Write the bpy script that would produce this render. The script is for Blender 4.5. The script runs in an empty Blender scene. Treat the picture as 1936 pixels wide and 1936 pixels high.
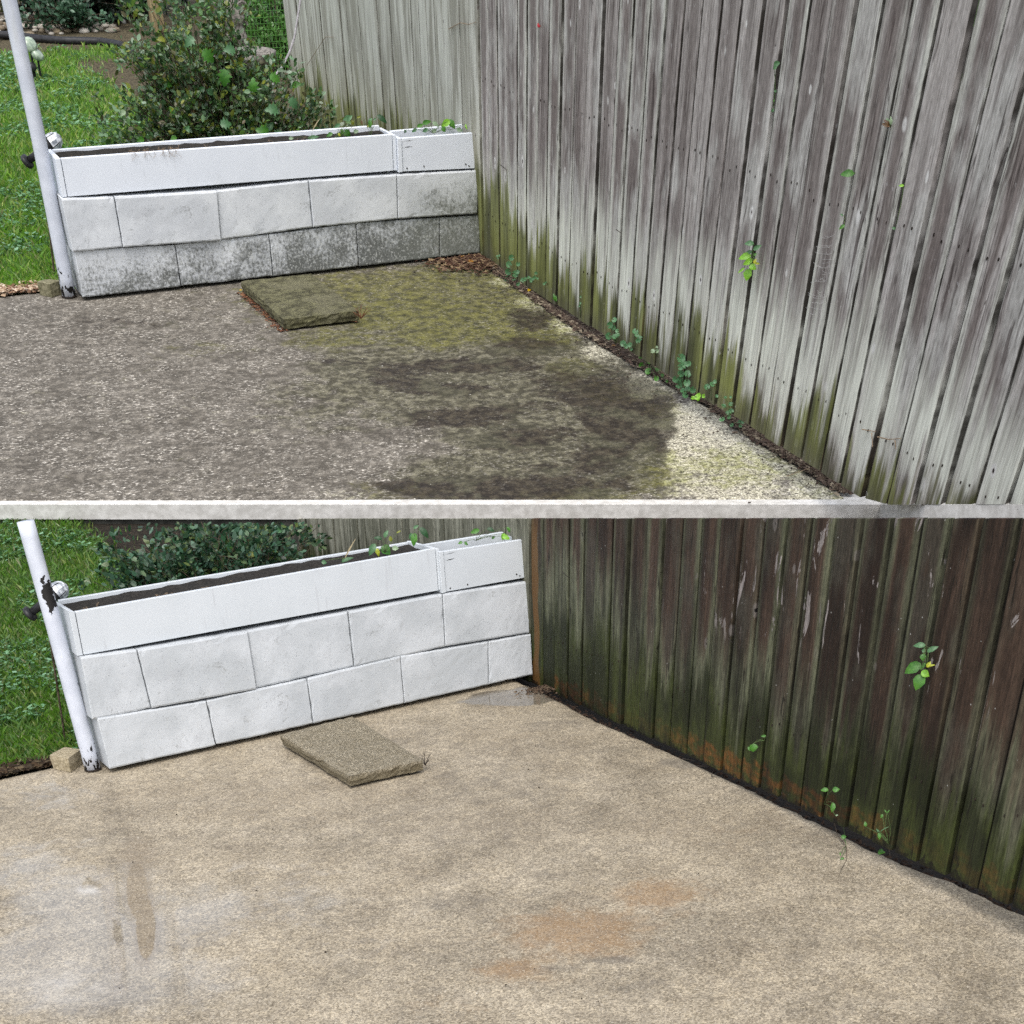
# Before and after views of one patio corner: two terraces on a slope, the uncleaned one above and
# behind the pressure-washed one.
import bpy, bmesh, math, random
import numpy as np
from mathutils import Matrix, Vector, noise as mnoise

scene = bpy.context.scene
# ------------------------------------------------------------------ camera, sky, sun, exposure
CAM_LOC = (-0.9499, -3.9926, 1.6894)
CAM_ROT = [[0.843917, 0.318754, -0.43151], [-0.533963, 0.421345, -0.733043], [-0.051845, 0.849037, 0.525783]]
cam_d = bpy.data.cameras.new("camera")
cam = bpy.data.objects.new("camera", cam_d)
scene.collection.objects.link(cam)
_m = Matrix([[*CAM_ROT[0], CAM_LOC[0]], [*CAM_ROT[1], CAM_LOC[1]], [*CAM_ROT[2], CAM_LOC[2]], [0, 0, 0, 1]])
cam.matrix_world = _m
cam_d.sensor_fit = 'HORIZONTAL'
cam_d.sensor_width = 36.0
cam_d.lens = 36.0 * 2600 / 1936
cam_d.shift_y = 832.0 / 1936
cam_d.clip_start = 0.05
cam_d.clip_end = 300
scene.camera = cam

SUN_ELEV, SUN_AZ = math.radians(58), math.radians(215)
world = bpy.data.worlds.new("World")
scene.world = world
world.use_nodes = True
wn = world.node_tree
wn.nodes.clear()
sky = wn.nodes.new("ShaderNodeTexSky")
sky.sky_type = 'NISHITA'
sky.sun_disc = False
sky.sun_elevation = SUN_ELEV
sky.sun_rotation = SUN_AZ
sky.air_density = 1.0
sky.dust_density = 3.0
sky.ozone_density = 1.0
bg = wn.nodes.new("ShaderNodeBackground")
bg.inputs["Strength"].default_value = 0.15
wo = wn.nodes.new("ShaderNodeOutputWorld")
haze_over = wn.nodes.new("ShaderNodeHueSaturation")      # thin high cloud: a paler sky all round
haze_over.inputs["Saturation"].default_value = 0.38
wn.links.new(sky.outputs[0], haze_over.inputs["Color"])
wn.links.new(haze_over.outputs[0], bg.inputs[0])
wn.links.new(bg.outputs[0], wo.inputs[0])

sun_d = bpy.data.lights.new("sun", 'SUN')
sun_d.energy = 0.8
sun_d.angle = math.radians(35)
sun_d.color = (1.0, 0.96, 0.90)
sun = bpy.data.objects.new("sun", sun_d)
scene.collection.objects.link(sun)
_d = Vector((math.sin(SUN_AZ) * math.cos(SUN_ELEV), math.cos(SUN_AZ) * math.cos(SUN_ELEV), math.sin(SUN_ELEV)))
sun.rotation_euler = (-_d).to_track_quat('-Z', 'Y').to_euler()

vs = scene.view_settings
vs.view_transform = 'Standard'
vs.look = 'None'
vs.exposure = 0.95
vs.gamma = 1.0
vs.use_curve_mapping = False
scene.render.engine = 'CYCLES'
scene.cycles.max_bounces = 6
scene.cycles.use_denoising = False

RND = random.Random(7)
NPR = np.random.RandomState(5)

# measured layout, metres in each place (origin: bottom left corner of its block wall)
DATA = {'after': {'C': [-1.2003, -4.8293, 1.5814], 'M': [[0.998928, -0.001712, 0.046266, 0.0], [-0.001712, 0.997267, 0.073862, 0.0], [-0.046266, -0.073862, 0.996195, 0.0]], 'blocks': [[1, 0.0063, 0.4141, -0.006, -0.0214, -0.0039, 0.4028, 0.209, 0.1915, -0.012], [1, 0.4141, 0.8128, -0.0214, 0.0181, 0.4028, 0.8095, 0.1915, 0.1971, -0.012], [1, 0.8128, 1.2127, 0.0181, 0.0008, 0.8095, 1.2127, 0.1971, 0.209, -0.012], [1, 1.2127, 1.6079, 0.0008, -0.0076, 1.2127, 1.6185, 0.209, 0.1949, -0.012], [1, 1.6079, 1.8265, -0.0076, 0.0, 1.6185, 1.8265, 0.1949, 0.1902, -0.012], [2, -0.02, 0.1964, 0.2032, 0.2032, -0.0194, 0.1815, 0.4303, 0.4209, -0.0066], [2, 0.1964, 0.6034, 0.2032, 0.1944, 0.1815, 0.5991, 0.4209, 0.414, -0.0066], [2, 0.6034, 1.0131, 0.1944, 0.2023, 0.5991, 1.0117, 0.414, 0.4159, -0.0066], [2, 1.0131, 1.4194, 0.2023, 0.2076, 1.0117, 1.4247, 0.4159, 0.4171, -0.0066], [2, 1.4194, 1.8205, 0.2076, 0.1936, 1.4247, 1.8306, 0.4171, 0.4053, -0.0066]], 'box': [[-0.0024, 0.0066, 0.5791], [1.4164, 0.0066, 0.5908], [0.0081, 0.0066, 0.4266], [1.4156, 0.0066, 0.4254], [1.4458, 0.0066, 0.575], [1.822, 0.0066, 0.5696], [1.4391, 0.0066, 0.4157], [1.8173, 0.0066, 0.4148], [-0.0055, 0.209, 0.5862], [1.4594, 0.2309, 0.5862], [1.5095, 0.1629, 0.5862], [1.804, 0.0687, 0.5862]], 'brick': [[-0.1488, 0.1841, 0.06], [-0.078, 0.2425, 0.06], [-0.0366, 0.1741, 0.06], [-0.1066, 0.0931, 0.06]], 'dv': [-0.1345, -0.9909, 0.0348], 'edge_left': [[-0.7028, 0.1778], [-0.2761, 0.1919], [-0.1258, 0.1918], [-0.0031, -0.0334]], 'edge_right': [[1.7705, -0.1448], [1.743, -0.3422], [1.7006, -0.6233], [1.6942, -0.9506], [1.6779, -1.2608], [1.6599, -1.5325], [1.634, -1.7665], [1.6162, -1.9752], [1.5882, -2.1798], [1.5794, -2.3917], [1.5969, -2.4903], [1.5779, -2.6868]], 'ln': [-0.0514, -0.1573, 1.0], 'n': [-0.9906, 0.1334, -0.03], 'origin': [1.8298, 0.0, -0.0112], 'paver': [[0.6178, -0.1485, 0.05], [0.9288, -0.1219, 0.05], [0.8881, -0.7598, 0.05], [0.6136, -0.7417, 0.05]], 'pole': [[-0.0311, 0.0726, 0.0], [-0.062, 0.073, 0.4807], [-0.0904, 0.073, 0.8852]], 's': 0.85, 'seams': [-0.025, 0.091, 0.206, 0.329, 0.446, 0.559, 0.677, 0.79, 0.91, 1.021, 1.136, 1.252, 1.364, 1.481, 1.597, 1.706, 1.815, 1.928, 2.039, 2.153, 2.271, 2.375, 2.476], 'slab_marks': [['O', 0.8, 0.9, -2.068, 0.107, -0.086, -0.079, -0.103], ['O', 0.95, 0.597, -2.125, 0.152, -0.119, -0.09, -0.13], ['O', 0.7, 0.342, -2.193, 0.073, -0.057, -0.033, -0.053], ['O', 1, 0.62, -2.163, 0.015, -0.012, -0.011, -0.015], ['O', 0.2, 1.409, -1.826, 0.243, -0.201, -0.161, -0.189], ['O', 0.15, -0.075, -2.113, 0.204, -0.156, -0.034, -0.071], ['O', 0.5, 0.368, -2.249, 0.104, -0.08, -0.045, -0.07], ['O', 0.3, 0.14, -2.278, 0.121, -0.093, -0.038, -0.067], ['D', 0.3, 0.777, -0.352, 0.151, -0.131, -0.104, -0.215], ['D', 0.3, 0.712, -1.25, 0.309, -0.256, -0.108, -0.189], ['D', 0.45, 0.432, -1.74, 0.093, -0.074, -0.038, -0.067], ['D', 0.7, 0.565, -2.311, 0.063, -0.049, -0.013, -0.019], ['D', 0.6, 0.446, -2.274, 0.042, -0.032, -0.013, -0.019], ['D', 0.35, 1.061, -1.037, 0.273, -0.232, -0.132, -0.213], ['D', 0.25, 0.744, -1.804, 0.152, -0.123, -0.08, -0.12], ['D', 0.6, 1.855, -1.131, 0.085, -0.074, -0.038, -0.046], ['D', 0.6, 1.654, -1.262, 0.082, -0.071, -0.041, -0.051], ['D', 0.25, 0.542, -2.453, 0.091, -0.07, -0.047, -0.064], ['D', 0.25, 1.001, -0.385, 0.301, -0.263, -0.115, -0.216], ['D', 0.4, 1.542, -0.606, 0.09, -0.08, -0.043, -0.065], ['D', 0.2, 1.057, -2.639, 0.201, -0.157, -0.117, -0.12], ['D', 0.2, 1.422, -2.613, 0.105, -0.083, -0.071, -0.065], ['D', 0.2, 0.246, -0.865, 0.135, -0.112, -0.036, -0.086], ['W', 0.8, -0.413, -1.066, 0.174, -0.139, -0.073, -0.25], ['W', 1.2, -0.553, -1.499, 0.224, -0.174, -0.074, -0.258], ['W', 1.1, -0.417, -1.328, 0.188, -0.148, -0.087, -0.283], ['W', 0.6, -0.463, -0.73, 0.132, -0.107, -0.064, -0.245], ['W', 0.7, -0.155, -1.362, 0.144, -0.114, -0.073, -0.196], ['W', 0.45, 0.089, -1.466, 0.191, -0.152, -0.086, -0.192], ['W', 0.6, -0.339, -1.738, 0.163, -0.126, -0.059, -0.161], ['W', 0.45, -0.222, -0.09, 0.179, -0.151, -0.059, -0.215], ['W', 0.6, -0.226, -0.973, 0.103, -0.083, -0.038, -0.117], ['W', 0.25, 0.106, -1.897, 0.164, -0.128, -0.08, -0.158], ['Q', 1, 1.599, -0.172, 0.12, -0.109, -0.062, -0.1], ['Q', 1, 1.704, -0.207, 0.08, -0.073, -0.073, -0.112], ['Q', 0.5, 1.475, -0.13, 0.097, -0.087, -0.03, -0.051], ['K', 0.45, 0.365, -0.584, 0.696, -0.586, -0.1, -0.236], ['K', 0.4, 1.362, -0.701, 0.364, -0.318, -0.188, -0.294], ['K', 0.4, 1.285, -1.724, 0.319, -0.264, -0.155, -0.195], ['K', 0.4, 0.777, -1.304, 0.383, -0.317, -0.132, -0.221], ['K', 0.12, 1.388, -1.315, 0.396, -0.336, -0.227, -0.306], ['P', 0.3, -0.252, -0.629, 0.123, -0.101, -0.016, -0.054], ['P', 0.9, -0.372, -1.004, 0.033, -0.026, -0.01, -0.035], ['P', 0.3, 0.184, -1.253, 0.187, -0.152, -0.033, -0.073], ['P', 0.5, -0.59, -1.58, 0.121, -0.094, -0.032, -0.114], ['K', 2.3, -0.254, -1.098, 0.025, -0.02, -0.071, -0.216], ['K', 2.5, -0.321, -1.382, 0.021, -0.017, -0.066, -0.196], ['K', 0.9, -0.17, -0.862, 0.059, -0.048, -0.067, -0.202]]}, 'before': {'C': [-0.9909, -6.3486, 1.701], 'M': [[0.991118, 0.129241, -0.031337, 2.205191], [-0.132632, 0.977819, -0.162108, 6.805881], [0.009691, 0.164825, 0.986275, 0.63268]], 'blocks': [[1, -0.01, 0.4113, -0.0028, -0.0139, -0.0118, 0.4084, 0.1931, 0.1777, 0.0032], [1, 0.4113, 0.8222, -0.0139, 0.0163, 0.4084, 0.8205, 0.1777, 0.181, 0.0032], [1, 0.8222, 1.2214, 0.0163, 0.0105, 0.8205, 1.2196, 0.181, 0.1892, 0.0032], [1, 1.2214, 1.6143, 0.0105, -0.0016, 1.2196, 1.6176, 0.1892, 0.1778, 0.0032], [1, 1.6143, 1.8164, -0.0016, 0.0, 1.6176, 1.8164, 0.1778, 0.17, 0.0032], [2, -0.02, 0.1876, 0.1906, 0.1906, -0.0273, 0.1849, 0.3904, 0.3797, -0.0086], [2, 0.1876, 0.6052, 0.1906, 0.179, 0.1849, 0.6116, 0.3797, 0.3685, -0.0086], [2, 0.6052, 1.0174, 0.179, 0.1915, 0.6116, 1.0134, 0.3685, 0.375, -0.0086], [2, 1.0174, 1.4125, 0.1915, 0.1917, 1.0134, 1.4153, 0.375, 0.3675, -0.0086], [2, 1.4125, 1.8002, 0.1917, 0.1796, 1.4153, 1.8045, 0.3675, 0.3561, -0.0086]], 'box': [[0.003, -0.0003, 0.5261], [1.4057, -0.0003, 0.5176], [0.0051, -0.0003, 0.3876], [1.4054, -0.0003, 0.377], [1.4456, -0.0003, 0.5011], [1.7902, -0.0003, 0.4998], [1.443, -0.0003, 0.3713], [1.7909, -0.0003, 0.3585], [-0.0101, 0.1724, 0.527], [1.3909, 0.1559, 0.527], [1.4055, 0.0867, 0.527], [1.7497, 0.0117, 0.527]], 'brick': [[-0.1618, 0.1564, 0.06], [-0.1115, 0.1786, 0.06], [-0.063, 0.1319, 0.06], [-0.1204, 0.0958, 0.06]], 'dv': [-0.0756, -0.9971, 0.0386], 'edge_left': [[-0.7064, 0.5405], [-0.2468, 0.2076], [-0.103, 0.1721], [-0.0205, -0.047]], 'edge_right': [[1.7867, -0.2237], [1.7618, -0.6373], [1.7419, -0.9835], [1.738, -1.4093], [1.7507, -1.883], [1.763, -2.1609], [1.7395, -2.4737], [1.744, -2.751], [1.7354, -2.9966], [1.7287, -3.1696]], 'ln': [-0.1004, -0.1851, 1.0], 'n': [-0.9937, 0.072, -0.0864], 'origin': [1.8248, 0.0, 0.0031], 'paver': [[0.6334, -0.1465, 0.05], [0.9451, -0.1553, 0.05], [0.9505, -0.737, 0.05], [0.6351, -0.7357, 0.05]], 'pole': [[-0.0516, 0.0824, 0.0], [-0.0553, 0.082, 0.5802], [-0.0666, 0.082, 0.9866]], 's': 1.7, 'seams': [0.011, 0.118, 0.226, 0.343, 0.466, 0.57, 0.691, 0.797, 0.914, 1.033, 1.154, 1.275, 1.392, 1.509, 1.631, 1.744, 1.865, 1.985, 2.11, 2.226, 2.351, 2.465, 2.58, 2.691, 2.804, 2.92, 3.038, 3.155, 3.275, 3.391], 'slab_marks': [['G', 0.8, 1.245, -0.461, 0.583, -0.248, -0.162, -0.412], ['G', 0.95, 1.601, -0.438, 0.362, -0.154, -0.142, -0.321], ['G', 0.8, 1.335, -0.826, 0.3, -0.128, -0.122, -0.287], ['G', 0.7, 1.041, -0.621, 0.201, -0.086, -0.075, -0.201], ['G', 0.5, 0.79, -0.267, 0.186, -0.079, -0.07, -0.217], ['G', 0.8, 1.554, -1.074, 0.157, -0.067, -0.129, -0.272], ['G', 0.5, 1.477, -1.604, 0.11, -0.047, -0.08, -0.157], ['G', 0.45, 1.513, -1.873, 0.106, -0.046, -0.078, -0.145], ['G', 0.5, 0.766, -0.884, 0.191, -0.082, -0.054, -0.155], ['G', 0.5, 1.611, -1.247, 0.077, -0.033, -0.073, -0.147], ['G', 0.9, 1.62, -0.62, 0.188, -0.08, -0.125, -0.274], ['G', 0.5, 1.149, -1.049, 0.231, -0.099, -0.063, -0.151], ['G', 0.5, 1.559, -2.66, 0.237, -0.104, -0.116, -0.185], ['G', 0.35, 1.687, -2.953, 0.137, -0.06, -0.071, -0.103], ['G', 0.5, 1.316, -2.603, 0.11, -0.048, -0.106, -0.186], ['G', 0.5, 0.999, -2.696, 0.181, -0.079, -0.056, -0.107], ['G', 0.35, 0.475, -2.421, 0.181, -0.079, -0.045, -0.113], ['G', 0.55, 1.59, -2.086, 0.069, -0.03, -0.103, -0.181], ['G', 0.25, 0.273, -0.816, 0.187, -0.08, -0.033, -0.123], ['D', 0.95, 1.173, -1.407, 0.239, -0.103, -0.039, -0.088], ['D', 0.7, 0.961, -1.604, 0.212, -0.092, -0.03, -0.072], ['D', 0.8, 1.452, -1.287, 0.152, -0.065, -0.061, -0.127], ['D', 0.6, 0.851, -1.463, 0.161, -0.069, -0.029, -0.075], ['D', 0.6, 1.092, -1.87, 0.172, -0.074, -0.04, -0.086], ['D', 1, 1.496, -1.986, 0.156, -0.068, -0.149, -0.274], ['D', 0.9, 1.462, -2.201, 0.101, -0.044, -0.12, -0.215], ['D', 0.55, 1.083, -2.145, 0.148, -0.065, -0.046, -0.096], ['D', 0.95, 0.724, -2.508, 0.288, -0.126, -0.047, -0.105], ['D', 0.6, 1.208, -2.408, 0.144, -0.063, -0.125, -0.235], ['D', 0.75, 1.606, -0.965, 0.1, -0.043, -0.073, -0.153], ['D', 0.6, 0.894, -1.353, 0.145, -0.063, -0.043, -0.11], ['D', 0.6, 1.424, -1.71, 0.162, -0.07, -0.102, -0.201], ['D', 0.7, 0.489, -2.56, 0.295, -0.13, -0.029, -0.073], ['D', 0.4, 1.214, -2.879, 0.089, -0.039, -0.04, -0.068], ['D', 0.9, 1.43, -1.868, 0.105, -0.046, -0.075, -0.145], ['D', 1, 1.53, -2.06, 0.095, -0.041, -0.125, -0.225], ['D', 0.7, 0.879, -1.892, 0.219, -0.095, -0.044, -0.102], ['D', 0.8, 0.964, -2.147, 0.147, -0.064, -0.05, -0.108], ['D', 1.1, 1.369, -2.104, 0.085, -0.037, -0.139, -0.262], ['D', 0.9, 1.39, -1.82, 0.106, -0.046, -0.05, -0.099], ['D', 1, 0.604, -2.409, 0.183, -0.08, -0.026, -0.062], ['D', 0.7, 1.037, -2.622, 0.137, -0.06, -0.038, -0.074], ['D', 0.8, 0.873, -2.729, 0.237, -0.104, -0.052, -0.105], ['D', 0.7, 1.398, -2.388, 0.041, -0.018, -0.103, -0.182], ['T', 0.9, 1.149, -1.463, 0.603, -0.26, -0.243, -0.551], ['T', 1, 1.2, -2.031, 0.389, -0.169, -0.231, -0.468], ['T', 0.9, 0.891, -2.465, 0.403, -0.176, -0.107, -0.225], ['T', 0.6, 1.175, -0.757, 0.52, -0.222, -0.152, -0.38], ['T', 1, 1.395, -2.172, 0.168, -0.073, -0.183, -0.337], ['T', 0.45, 0.494, -1.552, 0.258, -0.112, -0.131, -0.385], ['T', 0.7, 1.222, -2.562, 0.094, -0.041, -0.103, -0.187], ['D', 0.5, 0.697, -1.202, 0.128, -0.055, -0.032, -0.091], ['D', 0.3, 1.727, -1.296, 0.058, -0.025, -0.031, -0.059], ['D', 0.3, 0.651, -0.835, 0.229, -0.098, -0.029, -0.088], ['D', 0.35, 0.108, -0.379, 0.391, -0.167, -0.032, -0.137], ['D', 0.5, 0.999, -2.512, 0.155, -0.068, -0.076, -0.151], ['P', 0.6, 1.763, -0.417, 0.108, -0.046, -0.048, -0.104], ['P', 0.75, 1.732, -0.752, 0.093, -0.04, -0.059, -0.123], ['P', 0.8, 1.743, -1.078, 0.099, -0.043, -0.069, -0.137], ['P', 0.85, 1.723, -1.438, 0.095, -0.041, -0.077, -0.146], ['P', 0.95, 1.679, -1.852, 0.108, -0.046, -0.083, -0.148], ['P', 1.1, 1.613, -2.267, 0.118, -0.051, -0.114, -0.192], ['P', 1, 1.56, -2.561, 0.145, -0.063, -0.107, -0.173], ['P', 0.8, 1.455, -2.465, 0.065, -0.028, -0.137, -0.234], ['P', 0.85, 1.673, -2.61, 0.145, -0.063, -0.099, -0.153], ['P', 0.9, 1.711, -2.917, 0.123, -0.054, -0.084, -0.121], ['P', 0.8, 1.717, -2.73, 0.111, -0.048, -0.074, -0.111], ['P', 0.55, 1.504, -2.486, 0.097, -0.042, -0.139, -0.233], ['P', 0.9, 1.723, -3.124, 0.089, -0.039, -0.047, -0.065], ['P', 0.85, 1.435, -2.796, 0.199, -0.087, -0.077, -0.124], ['P', 0.8, 1.609, -3.008, 0.15, -0.066, -0.046, -0.067], ['P', 0.2, -0.117, -1.346, 0.441, -0.191, -0.081, -0.347], ['P', 0.25, 0.279, -1.741, 0.198, -0.086, -0.051, -0.162], ['P', 0.25, -0.135, -2.131, 0.24, -0.105, -0.021, -0.08], ['P', 0.38, 0.287, -2.362, 0.135, -0.059, -0.022, -0.061], ['P', 0.2, 0.926, -1.968, 0.1, -0.044, -0.028, -0.064]]}, 'camera': {'loc': [-0.9499, -3.9926, 1.6894], 'rot': [[0.843917, 0.318754, -0.43151], [-0.533963, 0.421345, -0.733043], [-0.051845, 0.849037, 0.525783]]}, 'cutL': [0.12911, 0.10936, 0.98558], 'cutU': [0.15443, 0.3518, 0.92325], 'kerb': ([[-1.404, -1.7034, 0.0], [-0.9688, -1.8944, -0.0], [-0.6775, -2.0223, 0.0], [-0.2386, -2.2149, 0.0], [0.2026, -2.4086, 0.0], [0.6459, -2.6032, 0.0], [1.0916, -2.7988, 0.0], [1.4648, -2.9626, 0.0], [1.7869, -3.1041, 0.0], [1.5485, -3.562, 0.2144], [1.5075, -3.9444, 0.367], [1.4695, -4.2986, 0.5083], [1.4342, -4.6291, 0.6401]], [[-1.404, -1.7034, -0.0465], [-0.9688, -1.8944, -0.0466], [-0.6775, -2.0223, -0.0467], [-0.2386, -2.2149, -0.0468], [0.2026, -2.4086, -0.0469], [0.6459, -2.6032, -0.047], [1.0916, -2.7988, -0.0471], [1.4648, -2.9626, -0.0472], [1.7869, -3.1041, -0.0473], [1.5485, -3.562, 0.173], [1.5075, -3.9444, 0.3297], [1.4695, -4.2986, 0.475], [1.4342, -4.6291, 0.6104]]), 'kerbL': [[-0.6371, 5.0457, 0.4086], [0.1788, 4.5608, 0.3556], [0.7248, 4.2361, 0.3201], [1.5475, 3.747, 0.2666], [2.3746, 3.2553, 0.2129], [3.2055, 2.7612, 0.1589], [4.041, 2.2646, 0.1046], [4.7406, 1.8487, 0.0591], [5.3444, 1.4895, 0.0198], [4.7289, 0.5687, 0.203], [4.5321, -0.23, 0.3175], [4.3497, -0.9699, 0.424], [4.1799, -1.6603, 0.5229]], 'misc': {'bushL': [[0.4426, 1.2, 0.6561], [1.0044, 1.2, 0.6145], [1.3408, 1.2, 0.4647], [0.6721, 1.2, 0.3776], [0.9294, 1.2, 0.4537]], 'bushU': [[0.4386, 1.2, 0.5037], [1.0359, 1.2, 0.8092], [1.48, 1.2, 0.5541], [0.9234, 1.2, 0.3534], [0.9545, 1.2, 0.5818], [1.3781, 1.2, 0.3352]], 'darkshrub': [[1.5082, 8.5, -0.0716], [1.9444, 8.5, 0.0202], [2.3688, 8.5, 0.0036], [1.9114, 8.5, -0.1602]], 'dead_weed_L': [0.8934, -0.7392, 0.05], 'dead_weed_U': [0.9397, -0.7559, 0.05], 'edging': [[0.6641, 7.8534, 0.0], [1.0154, 7.6564, 0.0], [1.1439, 7.4187, 0.0], [1.3044, 7.234, 0.0], [1.4724, 7.1393, 0.0], [1.6006, 7.0599, 0.0], [1.701, 6.8404, -0.0], [1.6988, 6.5193, 0.0], [1.6576, 6.0623, 0.0], [1.662, 5.6153, 0.0]], 'fallen': [['before', 1.7649, -0.6356, 0.012, 0.028, 'yellow2', 'bright yellow fallen leaf on the slab edge below the ivy sprig'], ['before', 1.7099, -0.0409, 0.012, 0.03, 'orange', 'orange dead leaf nearest the block wall in the corner debris'], ['before', 1.7586, -0.0021, 0.012, 0.022, 'tan', 'small tan dead leaf behind the orange one in the corner debris'], ['before', 1.711, -0.129, 0.012, 0.04, 'orange', 'long orange brown dead leaf lying at the edge of the corner debris'], ['before', 1.7627, -0.0533, 0.012, 0.03, 'tan', 'upright curled tan leaf in the corner debris'], ['before', 0.628, -0.1529, 0.012, 0.014, 'yellow2', 'small yellow leaf left of the mossy stepping slab'], ['before', 1.7407, -1.4466, 0.012, 0.022, 'orange', 'small orange leaf under the round-leaved ivy clump']], 'glassU': [[0.7912, 5.5, 0.2176], [0.8299, 5.5, 0.1592], [0.7775, 5.5, 0.0857]], 'gtwigL': [[[1.6562, -1.3449, 0.008], [1.673, -1.3806, 0.008], [1.6059, -1.4482, 0.008], [1.6192, -1.4731, 0.008]], [[1.6365, -1.3351, 0.008], [1.6863, -1.4061, 0.008]], [[1.6463, -1.2421, 0.008], [1.6626, -1.2855, 0.008]], [[1.7457, -1.8263, 0.008], [1.6815, -1.9058, 0.008], [1.6382, -1.9857, 0.008], [1.5601, -2.087, 0.008], [1.5221, -2.161, 0.008], [1.4547, -2.2322, 0.008], [1.3896, -2.2763, 0.008]], [[1.6204, -2.2311, 0.008], [1.5617, -2.2944, 0.008]]], 'gtwigU': [[[1.6331, -2.8171, 0.01], [1.736, -2.7903, 0.01]], [[1.7488, -1.2985, 0.01], [1.7539, -1.4873, 0.01]], [[1.767, -0.2958, 0.01], [1.7577, -0.3842, 0.01]], [[1.7685, -1.7314, 0.01], [1.7581, -1.8372, 0.01]]], 'lensL': [[0.0408, 0.34, 0.5948], [-0.0816, 0.34, 0.5291], [-0.0072, 0.5221, 0.0]], 'lensU': [[0.0435, 0.34, 0.5273], [-0.0822, 0.34, 0.461], [-0.0454, 0.4393, 0.0]], 'mesh': [[2.2097, 4.6, 0.4211], [2.4346, 4.6, 0.4123], [2.1575, 4.6, -0.0346], [2.4277, 4.6, -0.0498]], 'post': [[2.1858, 7.6066, 0.0], [2.4112, 8.5183, 0.0]], 'rootsU': [], 'stones': [[0.9084, 9.5355, 0.0], [1.6427, 8.8788, 0.0], [1.3972, 7.5117, 0.0], [0.6466, 7.7329, 0.0]], 'twigsL': [[[1.7514, -0.3768, 0.5033], [1.7448, -0.4288, 0.49]], [[1.5967, -1.5294, 0.4871], [1.5933, -1.5565, 0.4794]]], 'twigsU': [[[1.7482, -0.362, 0.4431], [1.7428, -0.4434, 0.4383], [1.7472, -0.4398, 0.39]], [[1.6602, -1.5638, 0.4551], [1.6577, -1.6008, 0.4528]], [[1.545, -3.3213, 0.3161], [1.5401, -3.3747, 0.3275], [1.5342, -3.4296, 0.3497]], [[1.5512, -3.2435, 0.3098], [1.545, -3.3085, 0.3264]], [[1.547, -3.2913, 0.3175], [1.5492, -3.3039, 0.2817]], [[1.5372, -3.4041, 0.3364], [1.5384, -3.4142, 0.3138]], [[1.9961, 2.9601, 0.3601], [1.9374, 2.4023, 0.57], [1.9215, 2.2093, 0.5928]], [[1.7535, 0.1842, 0.8611], [1.738, 0.0201, 0.9022], [1.7302, -0.0815, 0.908], [1.7211, -0.1838, 0.9268]]], 'urn': [[1.7649, 3.6, 0.3429], [1.542, 3.6, 0.3674], [1.9936, 3.6, 0.3603], [1.7493, 3.6, 0.2167], [1.7653, 3.6, 0.5358]], 'vine': [[1.6269, 1.9, 0.7286], [1.6013, 1.9, 0.6422], [1.5725, 1.9, 0.5852], [1.525, 1.9, 0.5169], [1.4647, 1.9, 0.4678]]}, 'plants': [{'cat': 'plant', 'group': None, 'label': 'bright lime green leafy sprig hanging from a gap between grey fence boards', 'leaves': [[1.576, -2.5691, 0.6368, 1.5523, -2.5535, 0.6355, 0.55, 'mid', 'ovate'], [1.5424, -2.6182, 0.634, 1.5641, -2.6293, 0.6469, 0.45, 'mid', 'ovate'], [1.5834, -2.555, 0.6098, 1.5672, -2.5443, 0.6089, 0.5, 'mid', 'ovate'], [1.5805, -2.555, 0.6015, 1.5477, -2.5363, 0.5898, 0.5, 'lime', 'ovate'], [1.5791, -2.5655, 0.5934, 1.5547, -2.5542, 0.5761, 0.55, 'lime', 'ovate'], [1.5673, -2.5889, 0.6094, 1.575, -2.5926, 0.6148, 0.8, 'green', 'ovate'], [1.5521, -2.6161, 0.5949, 1.559, -2.6169, 0.6081, 0.6, 'yellow', 'ovate'], [1.5604, -2.6056, 0.5927, 1.5745, -2.6155, 0.5915, 0.4, 'yellow', 'ovate'], [1.5624, -2.5782, 0.5777, 1.5802, -2.5924, 0.5707, 0.8, 'lime', 'ovate'], [1.5744, -2.5367, 0.5626, 1.5565, -2.5292, 0.5475, 0.3, 'lime', 'ovate'], [1.5845, -2.5492, 0.5613, 1.5747, -2.5525, 0.5284, 0.75, 'lime', 'ovate']], 'name': 'fence_vine',
 'place': 'before', 'root': [1.5831, -2.5585, 0.6055], 'stems': True}, {'cat': 'plant', 'group': None, 'label': 'green leafy sprig hanging from a gap between the dark wet fence boards', 'leaves': [[1.4727, -2.4381, 0.6566, 1.4526, -2.4161, 0.656, 0.5, 'mid', 'ovate'], [1.4385, -2.4753, 0.6542, 1.4591, -2.4934, 0.6674, 0.42, 'mid', 'ovate'], [1.4729, -2.4394, 0.6431, 1.4669, -2.4321, 0.6448, 1.2, 'mid', 'ovate'], [1.457, -2.447, 0.6396, 1.4546, -2.451, 0.6232, 0.9, 'green', 'ovate'], [1.4807, -2.4207, 0.6065, 1.4496, -2.3969, 0.5807, 0.6, 'green', 'ovate'], [1.4756, -2.4402, 0.6123, 1.4643, -2.4348, 0.5946, 0.4, 'green', 'ovate'], [1.4456, -2.4732, 0.6127, 1.4538, -2.4765, 0.6274, 0.6, 'yellow', 'ovate'], [1.4538, -2.4656, 0.6126, 1.4679, -2.4798, 0.6167, 0.3, 'yellow', 'ovate'], [1.4595, -2.4445, 0.5945, 1.47, -2.4615, 0.5821, 0.8, 'lime', 'ovate'], [1.4643, -2.4435, 0.5855, 1.4469, -2.4408, 0.5465, 0.7, 'green', 'ovate']], 'name': 'fence_vine',
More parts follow.
